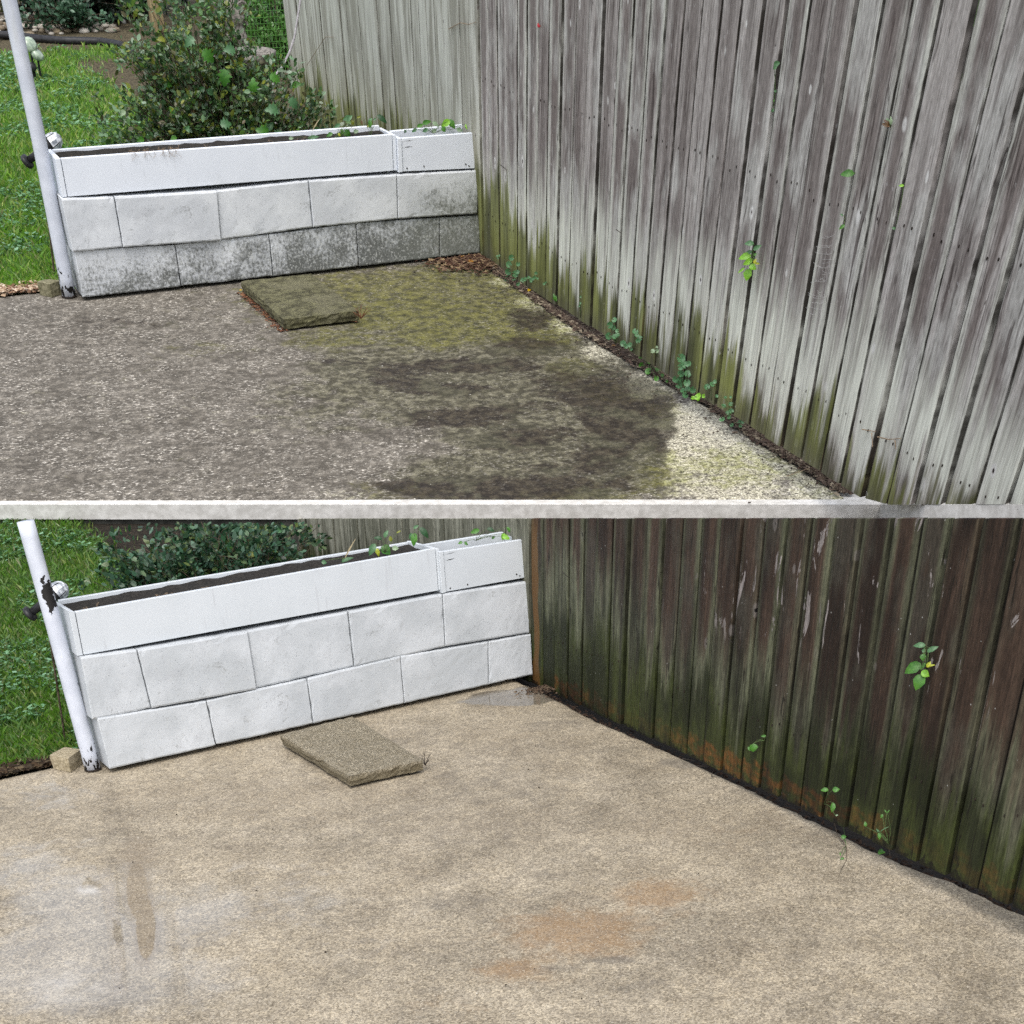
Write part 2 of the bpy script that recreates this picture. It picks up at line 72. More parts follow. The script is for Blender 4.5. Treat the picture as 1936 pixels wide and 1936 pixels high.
 'place': 'after', 'root': [1.478, -2.4347, 0.649], 'stems': True}, {'cat': 'plant', 'group': None, 'label': 'tallest clump of round scalloped leaves at the foot of the fence near the wall corner', 'leaves': [[1.7523, -0.4468, 0.0998, 1.7748, -0.4573, 0.1, 1.0, 'ivy', 'round'], [1.7498, -0.4248, 0.0678, 1.7739, -0.436, 0.0681, 1.0, 'ivy', 'round'], [1.7599, -0.5076, 0.0874, 1.7767, -0.5154, 0.0875, 1.0, 'ivy', 'round'], [1.7549, -0.4051, 0.0324, 1.7805, -0.4169, 0.0327, 1.0, 'ivy', 'round'], [1.751, -0.4876, 0.0436, 1.7762, -0.4994, 0.0439, 1.0, 'ivy', 'round'], [1.7629, -0.4949, 0.0527, 1.7797, -0.5028, 0.0529, 1.0, 'ivy', 'round'], [1.7558, -0.3977, 0.0015, 1.7801, -0.409, 0.0017, 1.0, 'ivy', 'round'], [1.7631, -0.4605, 0.0071, 1.7843, -0.4704, 0.0073, 1.0, 'ivy', 'round'], [1.775, -0.3848, -0.0211, 1.7893, -0.3914, -0.021, 1.0, 'ivy', 'round'], [1.7493, -0.534, 0.0146, 1.7647, -0.5413, 0.0148, 1.0, 'ivy', 'round']], 'name': 'ground_ivy',
 'place': 'before', 'root': [1.7968, -0.373, -0.0316], 'stems': True}, {'cat': 'plant', 'group': None, 'label': 'low spreading sprig of round leaves right above the yellow fallen leaf', 'leaves': [[1.7517, -0.5701, 0.0388, 1.7683, -0.5779, 0.039, 1.0, 'ivy', 'round'], [1.7411, -0.6224, 0.0567, 1.7562, -0.6296, 0.0568, 1.0, 'ivy', 'round'], [1.7547, -0.6309, 0.063, 1.7684, -0.6374, 0.0631, 1.0, 'ivy', 'round'], [1.7358, -0.6965, 0.0721, 1.7508, -0.7037, 0.0723, 1.0, 'ivy', 'round'], [1.7358, -0.7205, 0.0862, 1.7506, -0.7276, 0.0864, 1.0, 'ivy', 'round'], [1.7445, -0.7224, 0.1025, 1.7566, -0.7283, 0.1026, 1.0, 'ivy', 'round'], [1.7273, -0.7739, 0.097, 1.738, -0.7791, 0.0972, 1.0, 'ivy', 'round'], [1.7489, -0.6679, 0.0583, 1.7599, -0.6731, 0.0584, 1.0, 'ivy', 'round']], 'name': 'ground_ivy',
 'place': 'before', 'root': [1.7703, -0.6438, 0.0472], 'stems': True}, {'cat': 'plant', 'group': None, 'label': 'tiny two-leaf sprout in the mossy fence corner nearest the block wall', 'leaves': [[1.7753, -0.2635, 0.0619, 1.7854, -0.2681, 0.0619, 1.0, 'ivy', 'round'], [1.7654, -0.3099, 0.0762, 1.774, -0.3138, 0.0762, 1.0, 'ivy', 'round'], [1.7869, -0.2495, 0.0488, 1.7941, -0.2528, 0.0488, 1.0, 'ivy', 'round']], 'name': 'ground_ivy',
 'place': 'before', 'root': [1.7993, -0.2477, 0.0438], 'stems': True}, {'cat': 'plant', 'group': None, 'label': 'single pale round leaf on the mossy boards right of the spreading sprig', 'leaves': [[1.7315, -0.8304, 0.0895, 1.7421, -0.8356, 0.0896, 1.0, 'ivy', 'round'], [1.7236, -0.8678, 0.1048, 1.7302, -0.8711, 0.1049, 1.0, 'ivy', 'round']], 'name': 'ground_ivy',
 'place': 'before', 'root': [1.7541, -0.8298, 0.0793], 'stems': True}, {'cat': 'plant', 'group': None, 'label': 'thin dark green weed between two mossy boards below the single pale leaf', 'leaves': [[1.7331, -0.9467, 0.0506, 1.7292, -0.9363, 0.0785, 0.4, 'green', 'ovate'], [1.721, -0.9739, 0.0614, 1.7239, -0.97, 0.0793, 0.5, 'green', 'ovate'], [1.7369, -0.9427, 0.0464, 1.7433, -0.942, 0.0593, 0.5, 'green', 'ovate']], 'name': 'ground_ivy',
 'place': 'before', 'root': [1.7517, -0.912, 0.0382], 'stems': True}, {'cat': 'plant', 'group': None, 'label': 'short vine with three small leaves climbing a seam in the green mossy boards', 'leaves': [[1.7063, -1.2119, 0.1359, 1.7142, -1.216, 0.1361, 1.0, 'mid', 'round'], [1.7011, -1.219, 0.1146, 1.71, -1.2237, 0.1148, 1.0, 'mid', 'round'], [1.7209, -1.1766, 0.0911, 1.7285, -1.1805, 0.0913, 1.0, 'mid', 'round']], 'name': 'seam_vine',
 'place': 'before', 'root': [1.7317, -1.1765, 0.0474], 'stems': True}, {'cat': 'plant', 'group': None, 'label': 'round-leaved ivy clump above the small orange leaf at the fence foot', 'leaves': [[1.6717, -1.5448, 0.1414, 1.6891, -1.5543, 0.1419, 1.0, 'ivy', 'round'], [1.6679, -1.5148, 0.1151, 1.6897, -1.5266, 0.1158, 1.0, 'ivy', 'round'], [1.6856, -1.518, 0.1045, 1.7016, -1.5268, 0.105, 1.0, 'ivy', 'round'], [1.6695, -1.5788, 0.1117, 1.6824, -1.5859, 0.1121, 1.0, 'ivy', 'round'], [1.6771, -1.4903, 0.0679, 1.7006, -1.503, 0.0686, 1.0, 'ivy', 'round'], [1.6835, -1.5339, 0.0774, 1.7039, -1.545, 0.0781, 1.0, 'ivy', 'round'], [1.6657, -1.5923, 0.1017, 1.6801, -1.6002, 0.1022, 1.0, 'ivy', 'round']], 'name': 'ground_ivy',
 'place': 'before', 'root': [1.7063, -1.5282, 0.0465], 'stems': True}, {'cat': 'plant', 'group': None, 'label': 'hooked chain of round leaves rising just right of the orange-leaf clump', 'leaves': [[1.656, -1.7329, 0.1531, 1.6754, -1.7438, 0.1538, 1.0, 'ivy', 'round'], [1.6504, -1.7618, 0.1494, 1.6656, -1.7704, 0.15, 1.0, 'ivy', 'round'], [1.6649, -1.7543, 0.1335, 1.6829, -1.7645, 0.1342, 1.0, 'ivy', 'round'], [1.6532, -1.7661, 0.129, 1.6685, -1.7748, 0.1296, 1.0, 'ivy', 'round'], [1.6646, -1.69, 0.0927, 1.6801, -1.6987, 0.0933, 1.0, 'ivy', 'round'], [1.6789, -1.6062, 0.0725, 1.699, -1.6174, 0.0732, 1.0, 'ivy', 'round'], [1.6614, -1.6667, 0.082, 1.677, -1.6754, 0.0825, 1.0, 'ivy', 'round'], [1.6736, -1.6926, 0.0768, 1.6835, -1.6981, 0.0772, 1.0, 'ivy', 'round']], 'name': 'ground_ivy',
 'place': 'before', 'root': [1.6946, -1.6738, 0.0598], 'stems': True}, {'cat': 'plant', 'group': None, 'label': 'pale cupped leaf pair on a thin stalk halfway along the fence foot', 'leaves': [[1.6497, -1.8836, 0.1271, 1.6646, -1.8922, 0.1278, 1.0, 'pale', 'round'], [1.6403, -1.933, 0.1422, 1.6523, -1.9401, 0.1427, 1.0, 'pale', 'round'], [1.6584, -1.9022, 0.1448, 1.6664, -1.9069, 0.1452, 1.0, 'pale', 'round']], 'name': 'ground_ivy',
 'place': 'before', 'root': [1.6747, -1.8941, 0.106], 'stems': True}, {'cat': 'plant', 'group': None, 'label': 'trailing dark green weeds creeping over the dirt before the tallest middle clump', 'leaves': [[1.7782, -1.5736, 0.0197, 1.7956, -1.5835, 0.0203, 1.0, 'green', 'round'], [1.7447, -1.6368, 0.0256, 1.7619, -1.6466, 0.0263, 1.0, 'green', 'round'], [1.7185, -1.6878, 0.0117, 1.737, -1.6984, 0.0124, 1.0, 'green', 'round'], [1.7525, -1.6908, 0.0242, 1.7724, -1.7023, 0.025, 1.0, 'green', 'round'], [1.6926, -1.7802, 0.0213, 1.7136, -1.7923, 0.0222, 1.0, 'green', 'round'], [1.7493, -1.7586, 0.0126, 1.769, -1.7701, 0.0134, 1.0, 'green', 'round'], [1.6732, -1.8814, 0.0272, 1.6897, -1.8909, 0.0279, 1.0, 'green', 'round'], [1.7297, -1.8336, 0.0167, 1.7422, -1.8409, 0.0172, 1.0, 'green', 'round'], [1.7154, -1.8944, 0.0163, 1.725, -1.9, 0.0168, 1.0, 'green', 'round']], 'name': 'ground_ivy',
 'place': 'before', 'root': [1.7657, -1.6764, 0.004], 'stems': True}, {'cat': 'plant', 'group': None, 'label': 'largest ivy column of scalloped round leaves midway along the fence', 'leaves': [[1.624, -2.1097, 0.1691, 1.6497, -2.1253, 0.1704, 1.0, 'ivy', 'round'], [1.6226, -2.1208, 0.1447, 1.642, -2.1324, 0.1457, 1.0, 'ivy', 'round'], [1.635, -2.127, 0.1508, 1.6556, -2.1394, 0.1519, 1.0, 'ivy', 'round'], [1.6195, -2.1793, 0.1723, 1.6347, -2.1886, 0.1731, 1.0, 'ivy', 'round'], [1.629, -2.1129, 0.1181, 1.6497, -2.1254, 0.1192, 1.0, 'ivy', 'round'], [1.6337, -2.1496, 0.1284, 1.6555, -2.1629, 0.1295, 1.0, 'ivy', 'round'], [1.6283, -2.0839, 0.0903, 1.6479, -2.0956, 0.0913, 1.0, 'ivy', 'round'], [1.6375, -2.1047, 0.0983, 1.6557, -2.1157, 0.0993, 1.0, 'ivy', 'round'], [1.6391, -2.0896, 0.0727, 1.6614, -2.103, 0.0738, 1.0, 'ivy', 'round'], [1.6199, -2.1727, 0.1062, 1.6404, -2.1852, 0.1073, 1.0, 'ivy', 'round'], [1.6419, -2.1185, 0.0631, 1.6628, -2.1311, 0.0642, 1.0, 'ivy', 'round'], [1.6302, -2.1654, 0.0819, 1.6482, -2.1763, 0.0829, 1.0, 'ivy', 'round'], [1.6285, -2.1559, 0.0584, 1.6479, -2.1677, 0.0595, 1.0, 'ivy', 'round'], [1.6368, -2.1907, 0.0858, 1.656, -2.2025, 0.0869, 1.0, 'ivy', 'round']], 'name': 'ground_ivy',
 'place': 'before', 'root': [1.6659, -2.1071, 0.0294], 'stems': True}, {'cat': 'plant', 'group': None, 'label': 'small yellow-green rosette on the ground right of the largest ivy column', 'leaves': [[1.6319, -2.2087, 0.0653, 1.646, -2.2173, 0.0661, 1.0, 'lime', 'round'], [1.6193, -2.2516, 0.0833, 1.637, -2.2626, 0.0843, 1.0, 'lime', 'round'], [1.6372, -2.2365, 0.0821, 1.6499, -2.2443, 0.0828, 1.0, 'lime', 'round'], [1.6194, -2.2963, 0.1, 1.6306, -2.3033, 0.1007, 1.0, 'lime', 'round'], [1.6278, -2.2493, 0.0741, 1.6392, -2.2564, 0.0747, 1.0, 'lime', 'round']], 'name': 'ground_ivy',
 'place': 'before', 'root': [1.6552, -2.2215, 0.0573], 'stems': True}, {'cat': 'plant', 'group': None, 'label': 'two blue-green leaves leaning up beside the largest ivy column', 'leaves': [[1.6168, -2.3097, 0.1348, 1.6342, -2.3205, 0.1358, 1.0, 'ivy', 'round'], [1.6059, -2.3583, 0.1595, 1.6218, -2.3683, 0.1605, 1.0, 'ivy', 'round'], [1.6225, -2.3525, 0.1641, 1.6335, -2.3594, 0.1648, 1.0, 'ivy', 'round']], 'name': 'ground_ivy',
 'place': 'before', 'root': [1.6453, -2.3193, 0.0892], 'stems': True}, {'cat': 'plant', 'group': None, 'label': 'single narrow blue-green leaf at the base of a wide dark board gap', 'leaves': [[1.6164, -2.383, 0.1272, 1.6257, -2.3889, 0.1278, 1.0, 'ivy', 'round']], 'name': 'ground_ivy',
 'place': 'before', 'root': [1.6408, -2.361, 0.1062], 'stems': True}, {'cat': 'plant', 'group': None, 'label': 'wiry creeper with scattered round leaves second from the frontmost fence weed', 'leaves': [[1.6104, -2.4444, 0.1427, 1.62, -2.4506, 0.1434, 1.0, 'ivy', 'round'], [1.6006, -2.4916, 0.1601, 1.6082, -2.4965, 0.1606, 1.0, 'ivy', 'round'], [1.6215, -2.4188, 0.1062, 1.6349, -2.4274, 0.1071, 1.0, 'ivy', 'round'], [1.6018, -2.4896, 0.1368, 1.6137, -2.4973, 0.1376, 1.0, 'ivy', 'round'], [1.6055, -2.4886, 0.1134, 1.6198, -2.4979, 0.1143, 1.0, 'ivy', 'round'], [1.6201, -2.4501, 0.0933, 1.6322, -2.4578, 0.0942, 1.0, 'ivy', 'round'], [1.6065, -2.4369, 0.0694, 1.6223, -2.4471, 0.0705, 1.0, 'ivy', 'round'], [1.6162, -2.4677, 0.0852, 1.627, -2.4747, 0.0859, 1.0, 'ivy', 'round']], 'name': 'ground_ivy',
 'place': 'before', 'root': [1.6368, -2.4467, 0.0816], 'stems': True}, {'cat': 'plant', 'group': None, 'label': 'frontmost small weed in the twiggy dirt along the grey fence', 'leaves': [[1.6901, -2.3787, 0.0196, 1.7013, -2.3859, 0.0204, 1.0, 'ivy', 'round'], [1.7473, -2.349, 0.0256, 1.7573, -2.3555, 0.0263, 1.0, 'ivy', 'round'], [1.7399, -2.3484, 0.0116, 1.7536, -2.3573, 0.0125, 1.0, 'ivy', 'round'], [1.7311, -2.3836, 0.0243, 1.741, -2.39, 0.025, 1.0, 'ivy', 'round'], [1.711, -2.4023, 0.0214, 1.7208, -2.4088, 0.0221, 1.0, 'ivy', 'round']], 'name': 'ground_ivy',
 'place': 'before', 'root': [1.7531, -2.3508, 0.004], 'stems': True}, {'cat': 'plant', 'group': None, 'label': 'thin vine with tiny leaves climbing a seam high on the grey fence', 'leaves': [[1.5171, -2.6547, 1.1056, 1.531, -2.6634, 1.1109, 0.8, 'mid', 'ovate'], [1.5222, -2.6603, 1.1037, 1.5155, -2.6574, 1.0938, 0.8, 'mid', 'ovate'], [1.5365, -2.6426, 1.0438, 1.5414, -2.647, 1.0379, 0.8, 'mid', 'ovate'], [1.5257, -2.6597, 1.0192, 1.528, -2.6603, 1.0242, 0.8, 'green', 'ovate'], [1.5301, -2.6514, 0.9925, 1.5347, -2.6528, 1.0013, 0.8, 'mid', 'ovate']], 'name': 'seam_vine',
 'place': 'before', 'root': [1.5427, -2.6372, 1.0049], 'stems': True}, {'cat': 'plant', 'group': None, 'label': 'single toothed green leaf poking out of a high fence seam', 'leaves': [[1.5234, -3.0691, 0.9178, 1.4943, -3.0479, 0.9137, 0.5, 'green', 'ovate']], 'name': 'seam_vine',
 'place': 'before', 'root': [1.5185, -3.076, 0.917], 'stems': True}, {'cat': 'plant', 'group': None, 'label': 'two small dark leaves in a seam below the single toothed leaf', 'leaves': [[1.5262, -3.0579, 0.7943, 1.5141, -3.0518, 0.7826, 0.5, 'green', 'ovate'], [1.5146, -3.0606, 0.8175, 1.508, -3.0544, 0.8218, 0.5, 'mid', 'ovate']], 'name': 'seam_vine',
 'place': 'before', 'root': [1.5307, -3.0504, 0.7987], 'stems': True}, {'cat': 'plant', 'group': None, 'label': 'tiny bright leaf tip in the seam right of the toothed leaf', 'leaves': [[1.4939, -3.3113, 0.9375, 1.484, -3.3035, 0.9368, 0.5, 'lime', 'ovate'], [1.4952, -3.3061, 0.8392, 1.4881, -3.2995, 0.8421, 0.6, 'mid', 'ovate']], 'name': 'seam_vine',
 'place': 'before', 'root': [1.5008, -3.3016, 0.9328], 'stems': True}, {'cat': 'flower', 'group': None, 'label': 'dried brown flower head stuck in the fence seam near the upper right', 'leaves': [[1.4933, -3.2195, 1.0511, 1.4781, -3.2068, 1.0546, 0.5, 'brown', 'ovate'], [1.4846, -3.2304, 1.0534, 1.4721, -3.218, 1.0657, 0.4, 'brown', 'ovate'], [1.4968, -3.2151, 1.0502, 1.49, -3.2062, 1.0673, 0.4, 'pale', 'ovate'], [1.4815, -3.2343, 1.0542, 1.4777, -3.2317, 1.0518, 0.5, 'rust', 'ovate'], [1.4816, -3.2376, 1.0569, 1.4807, -3.2331, 1.0753, 0.4, 'pale', 'ovate']], 'name': 'dried_flower',
 'place': 'before', 'root': [1.4969, -3.2177, 1.0483], 'stems': True}, {'cat': 'flower', 'group': None, 'label': 'tiny red bud poking through the fence above the small planter', 'leaves': [[1.6599, -0.8981, 0.99, 1.6568, -0.8948, 1.0044, 0.6, 'red', 'ovate'], [1.6489, -0.9203, 1.0026, 1.6521, -0.923, 0.9931, 0.6, 'red', 'ovate']], 'name': 'flower_bud',
 'place': 'before', 'root': [1.672, -0.8731, 0.9868], 'stems': True}, {'cat': 'plant', 'group': None, 'label': 'single green leaf on a wiry stem low on the dark mossy boards', 'leaves': [[1.5798, -1.6804, 0.1857, 1.5749, -1.6872, 0.1608, 1.0, 'green', 'ovate'], [1.5674, -1.6702, 0.1754, 1.5772, -1.6844, 0.163, 0.6, 'green', 'ovate'], [1.5841, -1.7331, 0.2235, 1.5718, -1.7227, 0.2219, 0.5, 'green', 'ovate']], 'name': 'seam_vine',
 'place': 'after', 'root': [1.5873, -1.723, 0.205], 'stems': True}, {'cat': 'plant', 'group': None, 'label': 'wiry creeper trailing from the fence foot over the clean concrete edge', 'leaves': [[1.5363, -2.0619, 0.1499, 1.5201, -2.0467, 0.1485, 0.6, 'green', 'ovate'], [1.5057, -2.1097, 0.1706, 1.5205, -2.1233, 0.1728, 0.8, 'green', 'ovate'], [1.5378, -2.0827, 0.1163, 1.529, -2.089, 0.0885, 0.5, 'green', 'ovate'], [1.5129, -2.1203, 0.0925, 1.5191, -2.1246, 0.0959, 0.6, 'pale', 'ovate']], 'name': 'creeping_weed',
 'place': 'after', 'root': [1.5485, -2.0352, 0.0957], 'stems': True}, {'cat': 'plant', 'group': None, 'label': 'dangling creeper tip with three leaves lying on the clean concrete', 'leaves': [[1.6246, -2.0408, 0.0117, 1.6261, -2.0496, 0.0083, 0.6, 'pale', 'ovate'], [1.5456, -2.1146, 0.0146, 1.5592, -2.1226, 0.0174, 0.8, 'green', 'ovate'], [1.4543, -2.2075, 0.0007, 1.4652, -2.213, 0.0034, 0.5, 'green', 'ovate'], [1.4551, -2.206, 0.0112, 1.4607, -2.1972, 0.018, 0.3, 'green', 'ovate']], 'name': 'creeping_weed',
 'place': 'after', 'root': [1.529, -2.1542, 0.004], 'stems': True}, {'cat': 'plant', 'group': None, 'label': 'thin sprouting weed in the gap behind the concrete edge, nearest the camera', 'leaves': [[1.4914, -2.3345, 0.1709, 1.489, -2.3269, 0.1798, 0.3, 'green', 'ovate'], [1.4783, -2.3487, 0.1784, 1.4845, -2.3509, 0.1863, 0.3, 'green', 'ovate'], [1.5051, -2.3067, 0.1556, 1.4993, -2.3066, 0.1446, 0.6, 'green', 'ovate'], [1.4929, -2.3119, 0.1066, 1.4884, -2.3019, 0.1155, 0.35, 'mid', 'ovate'], [1.4951, -2.3078, 0.103, 1.4918, -2.3151, 0.0845, 0.5, 'green', 'ovate'], [1.5107, -2.2421, 0.0968, 1.5128, -2.2363, 0.1109, 0.6, 'green', 'ovate'], [1.4722, -2.3333, 0.1204, 1.4932, -2.3472, 0.1353, 0.08, 'mid', 'ovate']], 'name': 'creeping_weed',
 'place': 'after', 'root': [1.5091, -2.3334, 0.0732], 'stems': True}, {'cat': 'plant', 'group': None, 'label': 'lone folded leaf on the concrete edge below the sprouting weed', 'leaves': [[1.5548, -2.2557, 0.0046, 1.5738, -2.2524, 0.0154, 0.6, 'green', 'ovate'], [1.551, -2.2654, 0.0163, 1.5606, -2.277, 0.0157, 0.6, 'green', 'ovate']], 'name': 'creeping_weed',
 'place': 'after', 'root': [1.5937, -2.2328, 0.004], 'stems': True}, {'cat': 'plant', 'group': None, 'label': 'larger leafy seedling with a yellow leaf growing in the long white planter', 'leaves': [[1.2295, 0.0724, 0.567, 1.254, 0.0676, 0.5884, 0.5, 'mid', 'ovate'], [1.2545, 0.0845, 0.5798, 1.2179, 0.0952, 0.5682, 0.5, 'mid', 'ovate'], [1.2478, 0.0678, 0.5706, 1.2543, 0.062, 0.5508, 0.6, 'olive', 'ovate'], [1.2682, 0.0542, 0.5795, 1.2864, 0.0488, 0.5853, 0.4, 'olive', 'ovate'], [1.2217, 0.0854, 0.5329, 1.2409, 0.0744, 0.5088, 0.9, 'green', 'ovate'], [1.2128, 0.0872, 0.5372, 1.2049, 0.0848, 0.5095, 0.5, 'green', 'ovate'], [1.182, 0.0583, 0.5275, 1.1893, 0.0537, 0.5156, 0.6, 'yellow', 'ovate'], [1.1561, 0.0541, 0.5299, 1.1282, 0.0612, 0.5183, 0.5, 'green', 'ovate'], [1.2029, 0.0835, 0.5547, 1.175, 0.0909, 0.5431, 0.5, 'mid', 'ovate'], [1.2594, 0.0816, 0.5228, 1.2819, 0.0743, 0.5267, 0.7, 'pale', 'ovate'], [1.287, 0.0529, 0.5705, 1.2891, 0.0486, 0.5507, 0.4, 'brown', 'ovate']], 'name': 'planter_seedling',
 'place': 'before', 'root': [1.166, 0.07, 0.4948], 'stems': True}, {'cat': 'plant', 'group': None, 'label': 'slim seedling with a dark drooping leaf at the right end of the long planter', 'leaves': [[1.3698, 0.0798, 0.5795, 1.4084, 0.0602, 0.5495, 0.4, 'dark', 'ovate'], [1.3496, 0.0879, 0.5673, 1.3299, 0.0918, 0.5495, 0.5, 'mid', 'ovate'], [1.3317, 0.0671, 0.5655, 1.3281, 0.0627, 0.5337, 0.5, 'green', 'ovate'], [1.3417, 0.0535, 0.567, 1.3555, 0.0495, 0.5728, 0.5, 'mid', 'ovate'], [1.3209, 0.0828, 0.5392, 1.339, 0.077, 0.5431, 0.5, 'olive', 'ovate']], 'name': 'planter_seedling',
 'place': 'before', 'root': [1.3301, 0.07, 0.4998], 'stems': True}, {'cat': 'plant', 'group': None, 'label': 'pale green weeds filling the small white planter box by the fence', 'leaves': [[1.5007, 0.0796, 0.5159, 1.4928, 0.0804, 0.5038, 0.8, 'dark', 'ovate'], [1.5893, 0.1064, 0.531, 1.6256, 0.0933, 0.5391, 0.5, 'green', 'ovate'], [1.5524, 0.0796, 0.525, 1.5798, 0.0702, 0.5331, 0.5, 'green', 'ovate'], [1.6204, 0.0681, 0.5392, 1.6455, 0.0549, 0.523, 0.5, 'pale', 'ovate'], [1.7103, 0.0843, 0.5394, 1.6726, 0.0955, 0.5149, 0.6, 'lime', 'ovate'], [1.7085, 0.1049, 0.5363, 1.737, 0.087, 0.5037, 0.6, 'green', 'ovate'], [1.6674, 0.0703, 0.5192, 1.6789, 0.0617, 0.4989, 0.8, 'green', 'ovate'], [1.7794, 0.075, 0.5198, 1.8045, 0.0603, 0.4994, 0.8, 'lime', 'ovate'], [1.7492, 0.1035, 0.5003, 1.7754, 0.0908, 0.4922, 0.6, 'pale', 'ovate'], [1.554, 0.0844, 0.5158, 1.5306, 0.0914, 0.5037, 0.5, 'mid', 'ovate'], [1.5946, 0.0572, 0.5176, 1.5713, 0.0643, 0.5054, 0.6, 'mid', 'ovate'], [1.6423, 0.0731, 0.5078, 1.6193, 0.081, 0.4996, 0.6, 'pale', 'ovate']], 'name': 'planter_seedling',
 'place': 'before', 'root': [1.6304, 0.08, 0.4946], 'stems': True}, {'cat': 'plant', 'group': None, 'label': 'tiny sprout and dry stalk in the middle of the long white planter', 'leaves': [[0.9638, 0.0629, 0.5208, 0.9838, 0.0571, 0.5225, 0.6, 'pale', 'ovate'], [1.0532, 0.0871, 0.5109, 1.1027, 0.0725, 0.5182, 0.3, 'mid', 'ovate'], [1.0651, 0.0567, 0.5394, 1.1048, 0.0531, 0.5917, 0.06, 'straw', 'ovate']], 'name': 'planter_seedling',
 'place': 'before', 'root': [1.0601, 0.06, 0.5154], 'stems': True}, {'cat': 'plant', 'group': None, 'label': 'larger leafy seedling in the cleaned long white planter', 'leaves': [[1.2368, 0.0819, 0.6473, 1.2543, 0.0781, 0.6741, 0.5, 'mid', 'ovate'], [1.2315, 0.0922, 0.641, 1.2035, 0.1074, 0.6488, 0.5, 'dark', 'ovate'], [1.2585, 0.0782, 0.6506, 1.2628, 0.0716, 0.6277, 0.6, 'olive', 'ovate'], [1.2828, 0.0651, 0.6603, 1.2997, 0.0578, 0.6675, 0.4, 'olive', 'ovate'], [1.2288, 0.0996, 0.6116, 1.2557, 0.0801, 0.5812, 0.9, 'green', 'ovate'], [1.2086, 0.0998, 0.6086, 1.2113, 0.0922, 0.5773, 0.5, 'yellow', 'ovate'], [1.1861, 0.0634, 0.6337, 1.1577, 0.0687, 0.591, 0.5, 'mid', 'ovate'], [1.2615, 0.0738, 0.6044, 1.2851, 0.0615, 0.6027, 0.7, 'pale', 'ovate']], 'name': 'planter_seedling',
 'place': 'after', 'root': [1.233, 0.08, 0.591], 'stems': True}, {'cat': 'plant', 'group': None, 'label': 'slim seedling with a dark drooping leaf at the right end of the cleaned long planter', 'leaves': [[1.3981, 0.0908, 0.662, 1.4236, 0.0692, 0.6202, 0.45, 'dark', 'ovate'], [1.3665, 0.0983, 0.645, 1.3524, 0.1014, 0.6232, 0.5, 'mid', 'ovate'], [1.3684, 0.0764, 0.6473, 1.3552, 0.0734, 0.5971, 0.5, 'green', 'ovate'], [1.3579, 0.0658, 0.6674, 1.3778, 0.0572, 0.6772, 0.5, 'mid', 'ovate']], 'name': 'planter_seedling',
 'place': 'after', 'root': [1.3596, 0.08, 0.5992], 'stems': True}, {'cat': 'plant', 'group': None, 'label': 'green weeds in the small cleaned white planter box by the dark fence', 'leaves': [[1.5891, 0.0957, 0.5792, 1.5723, 0.1043, 0.5745, 0.6, 'green', 'ovate'], [1.6124, 0.1244, 0.5724, 1.624, 0.1152, 0.5598, 0.6, 'green', 'ovate'], [1.6649, 0.0862, 0.6177, 1.6316, 0.1036, 0.6083, 0.5, 'green', 'ovate'], [1.7033, 0.0901, 0.6181, 1.7281, 0.0728, 0.6048, 0.5, 'dark', 'ovate'], [1.7475, 0.1074, 0.5799, 1.7352, 0.1124, 0.5689, 0.6, 'green', 'ovate'], [1.7972, 0.1161, 0.5842, 1.7878, 0.1158, 0.5551, 0.6, 'lime', 'ovate'], [1.7978, 0.0907, 0.6114, 1.8052, 0.0813, 0.5873, 0.5, 'green', 'ovate'], [1.7773, 0.0966, 0.5771, 1.8021, 0.0787, 0.5638, 0.6, 'lime', 'ovate']], 'name': 'planter_seedling',
 'place': 'after', 'root': [1.6543, 0.1, 0.5759], 'stems': True}, {'cat': 'plant', 'group': None, 'label': 'tiny sprout and dry stalk in the middle of the cleaned planter', 'leaves': [[0.9602, 0.0744, 0.5961, 0.9779, 0.0656, 0.5919, 0.8, 'mid', 'ovate'], [1.0534, 0.0989, 0.5791, 1.0983, 0.0808, 0.5923, 0.3, 'mid', 'ovate'], [1.0542, 0.0699, 0.5944, 1.1065, 0.0599, 0.668, 0.06, 'straw', 'ovate']], 'name': 'planter_seedling',
 'place': 'after', 'root': [1.0514, 0.07, 0.5947], 'stems': True}]}
# ------------------------------------------------------------------ the two places
class Place:
    def __init__(s, key):
        d = DATA[key]
        s.key = key
        s.d = d
        s.s = d['s']
        m = d['M']
        rot = Matrix([r[:3] for r in m]).to_4x4()
        s.M = Matrix.Translation((m[0][3], m[1][3], m[2][3])) @ rot @ Matrix.Scale(s.s, 4)
        s.C = np.array(d['C'])
        s.o = np.array(d['origin'])
        s.dv = np.array(d['dv'])
        s.ln = np.array(d['ln'])
        s.n = np.array(d['n'])
    def fence(s, a, t, off=0.0):
        return s.o + s.dv * a + s.ln * t + s.n * off

B, A = Place('before'), Place('after')
PL = {'before': B, 'after': A}

def props(o, label=None, cat=None, group=None, kind=None):
    if label: o['label'] = label
    if cat: o['category'] = cat
    if group: o['group'] = group
    if kind: o['kind'] = kind
    return o

def mesh_from(name, verts, faces, mat, smooth=False, uvs=None):
    me = bpy.data.meshes.new(name)
    me.from_pydata([tuple(map(float, v)) for v in verts], [], faces)
    if mat: me.materials.append(mat)
    if smooth: me.polygons.foreach_set('use_smooth', [True] * len(me.polygons))
    me.update()
    return me

def link(o):
    scene.collection.objects.link(o)
    return o

def top(name, me, P, loc=(0, 0, 0), rot=None):
    """a top-level mesh object; vertices given relative to loc"""
    o = link(bpy.data.objects.new(name, me))
    o.matrix_world = P.M @ Matrix.Translation(loc) @ (rot.to_4x4() if rot else Matrix())
    return o

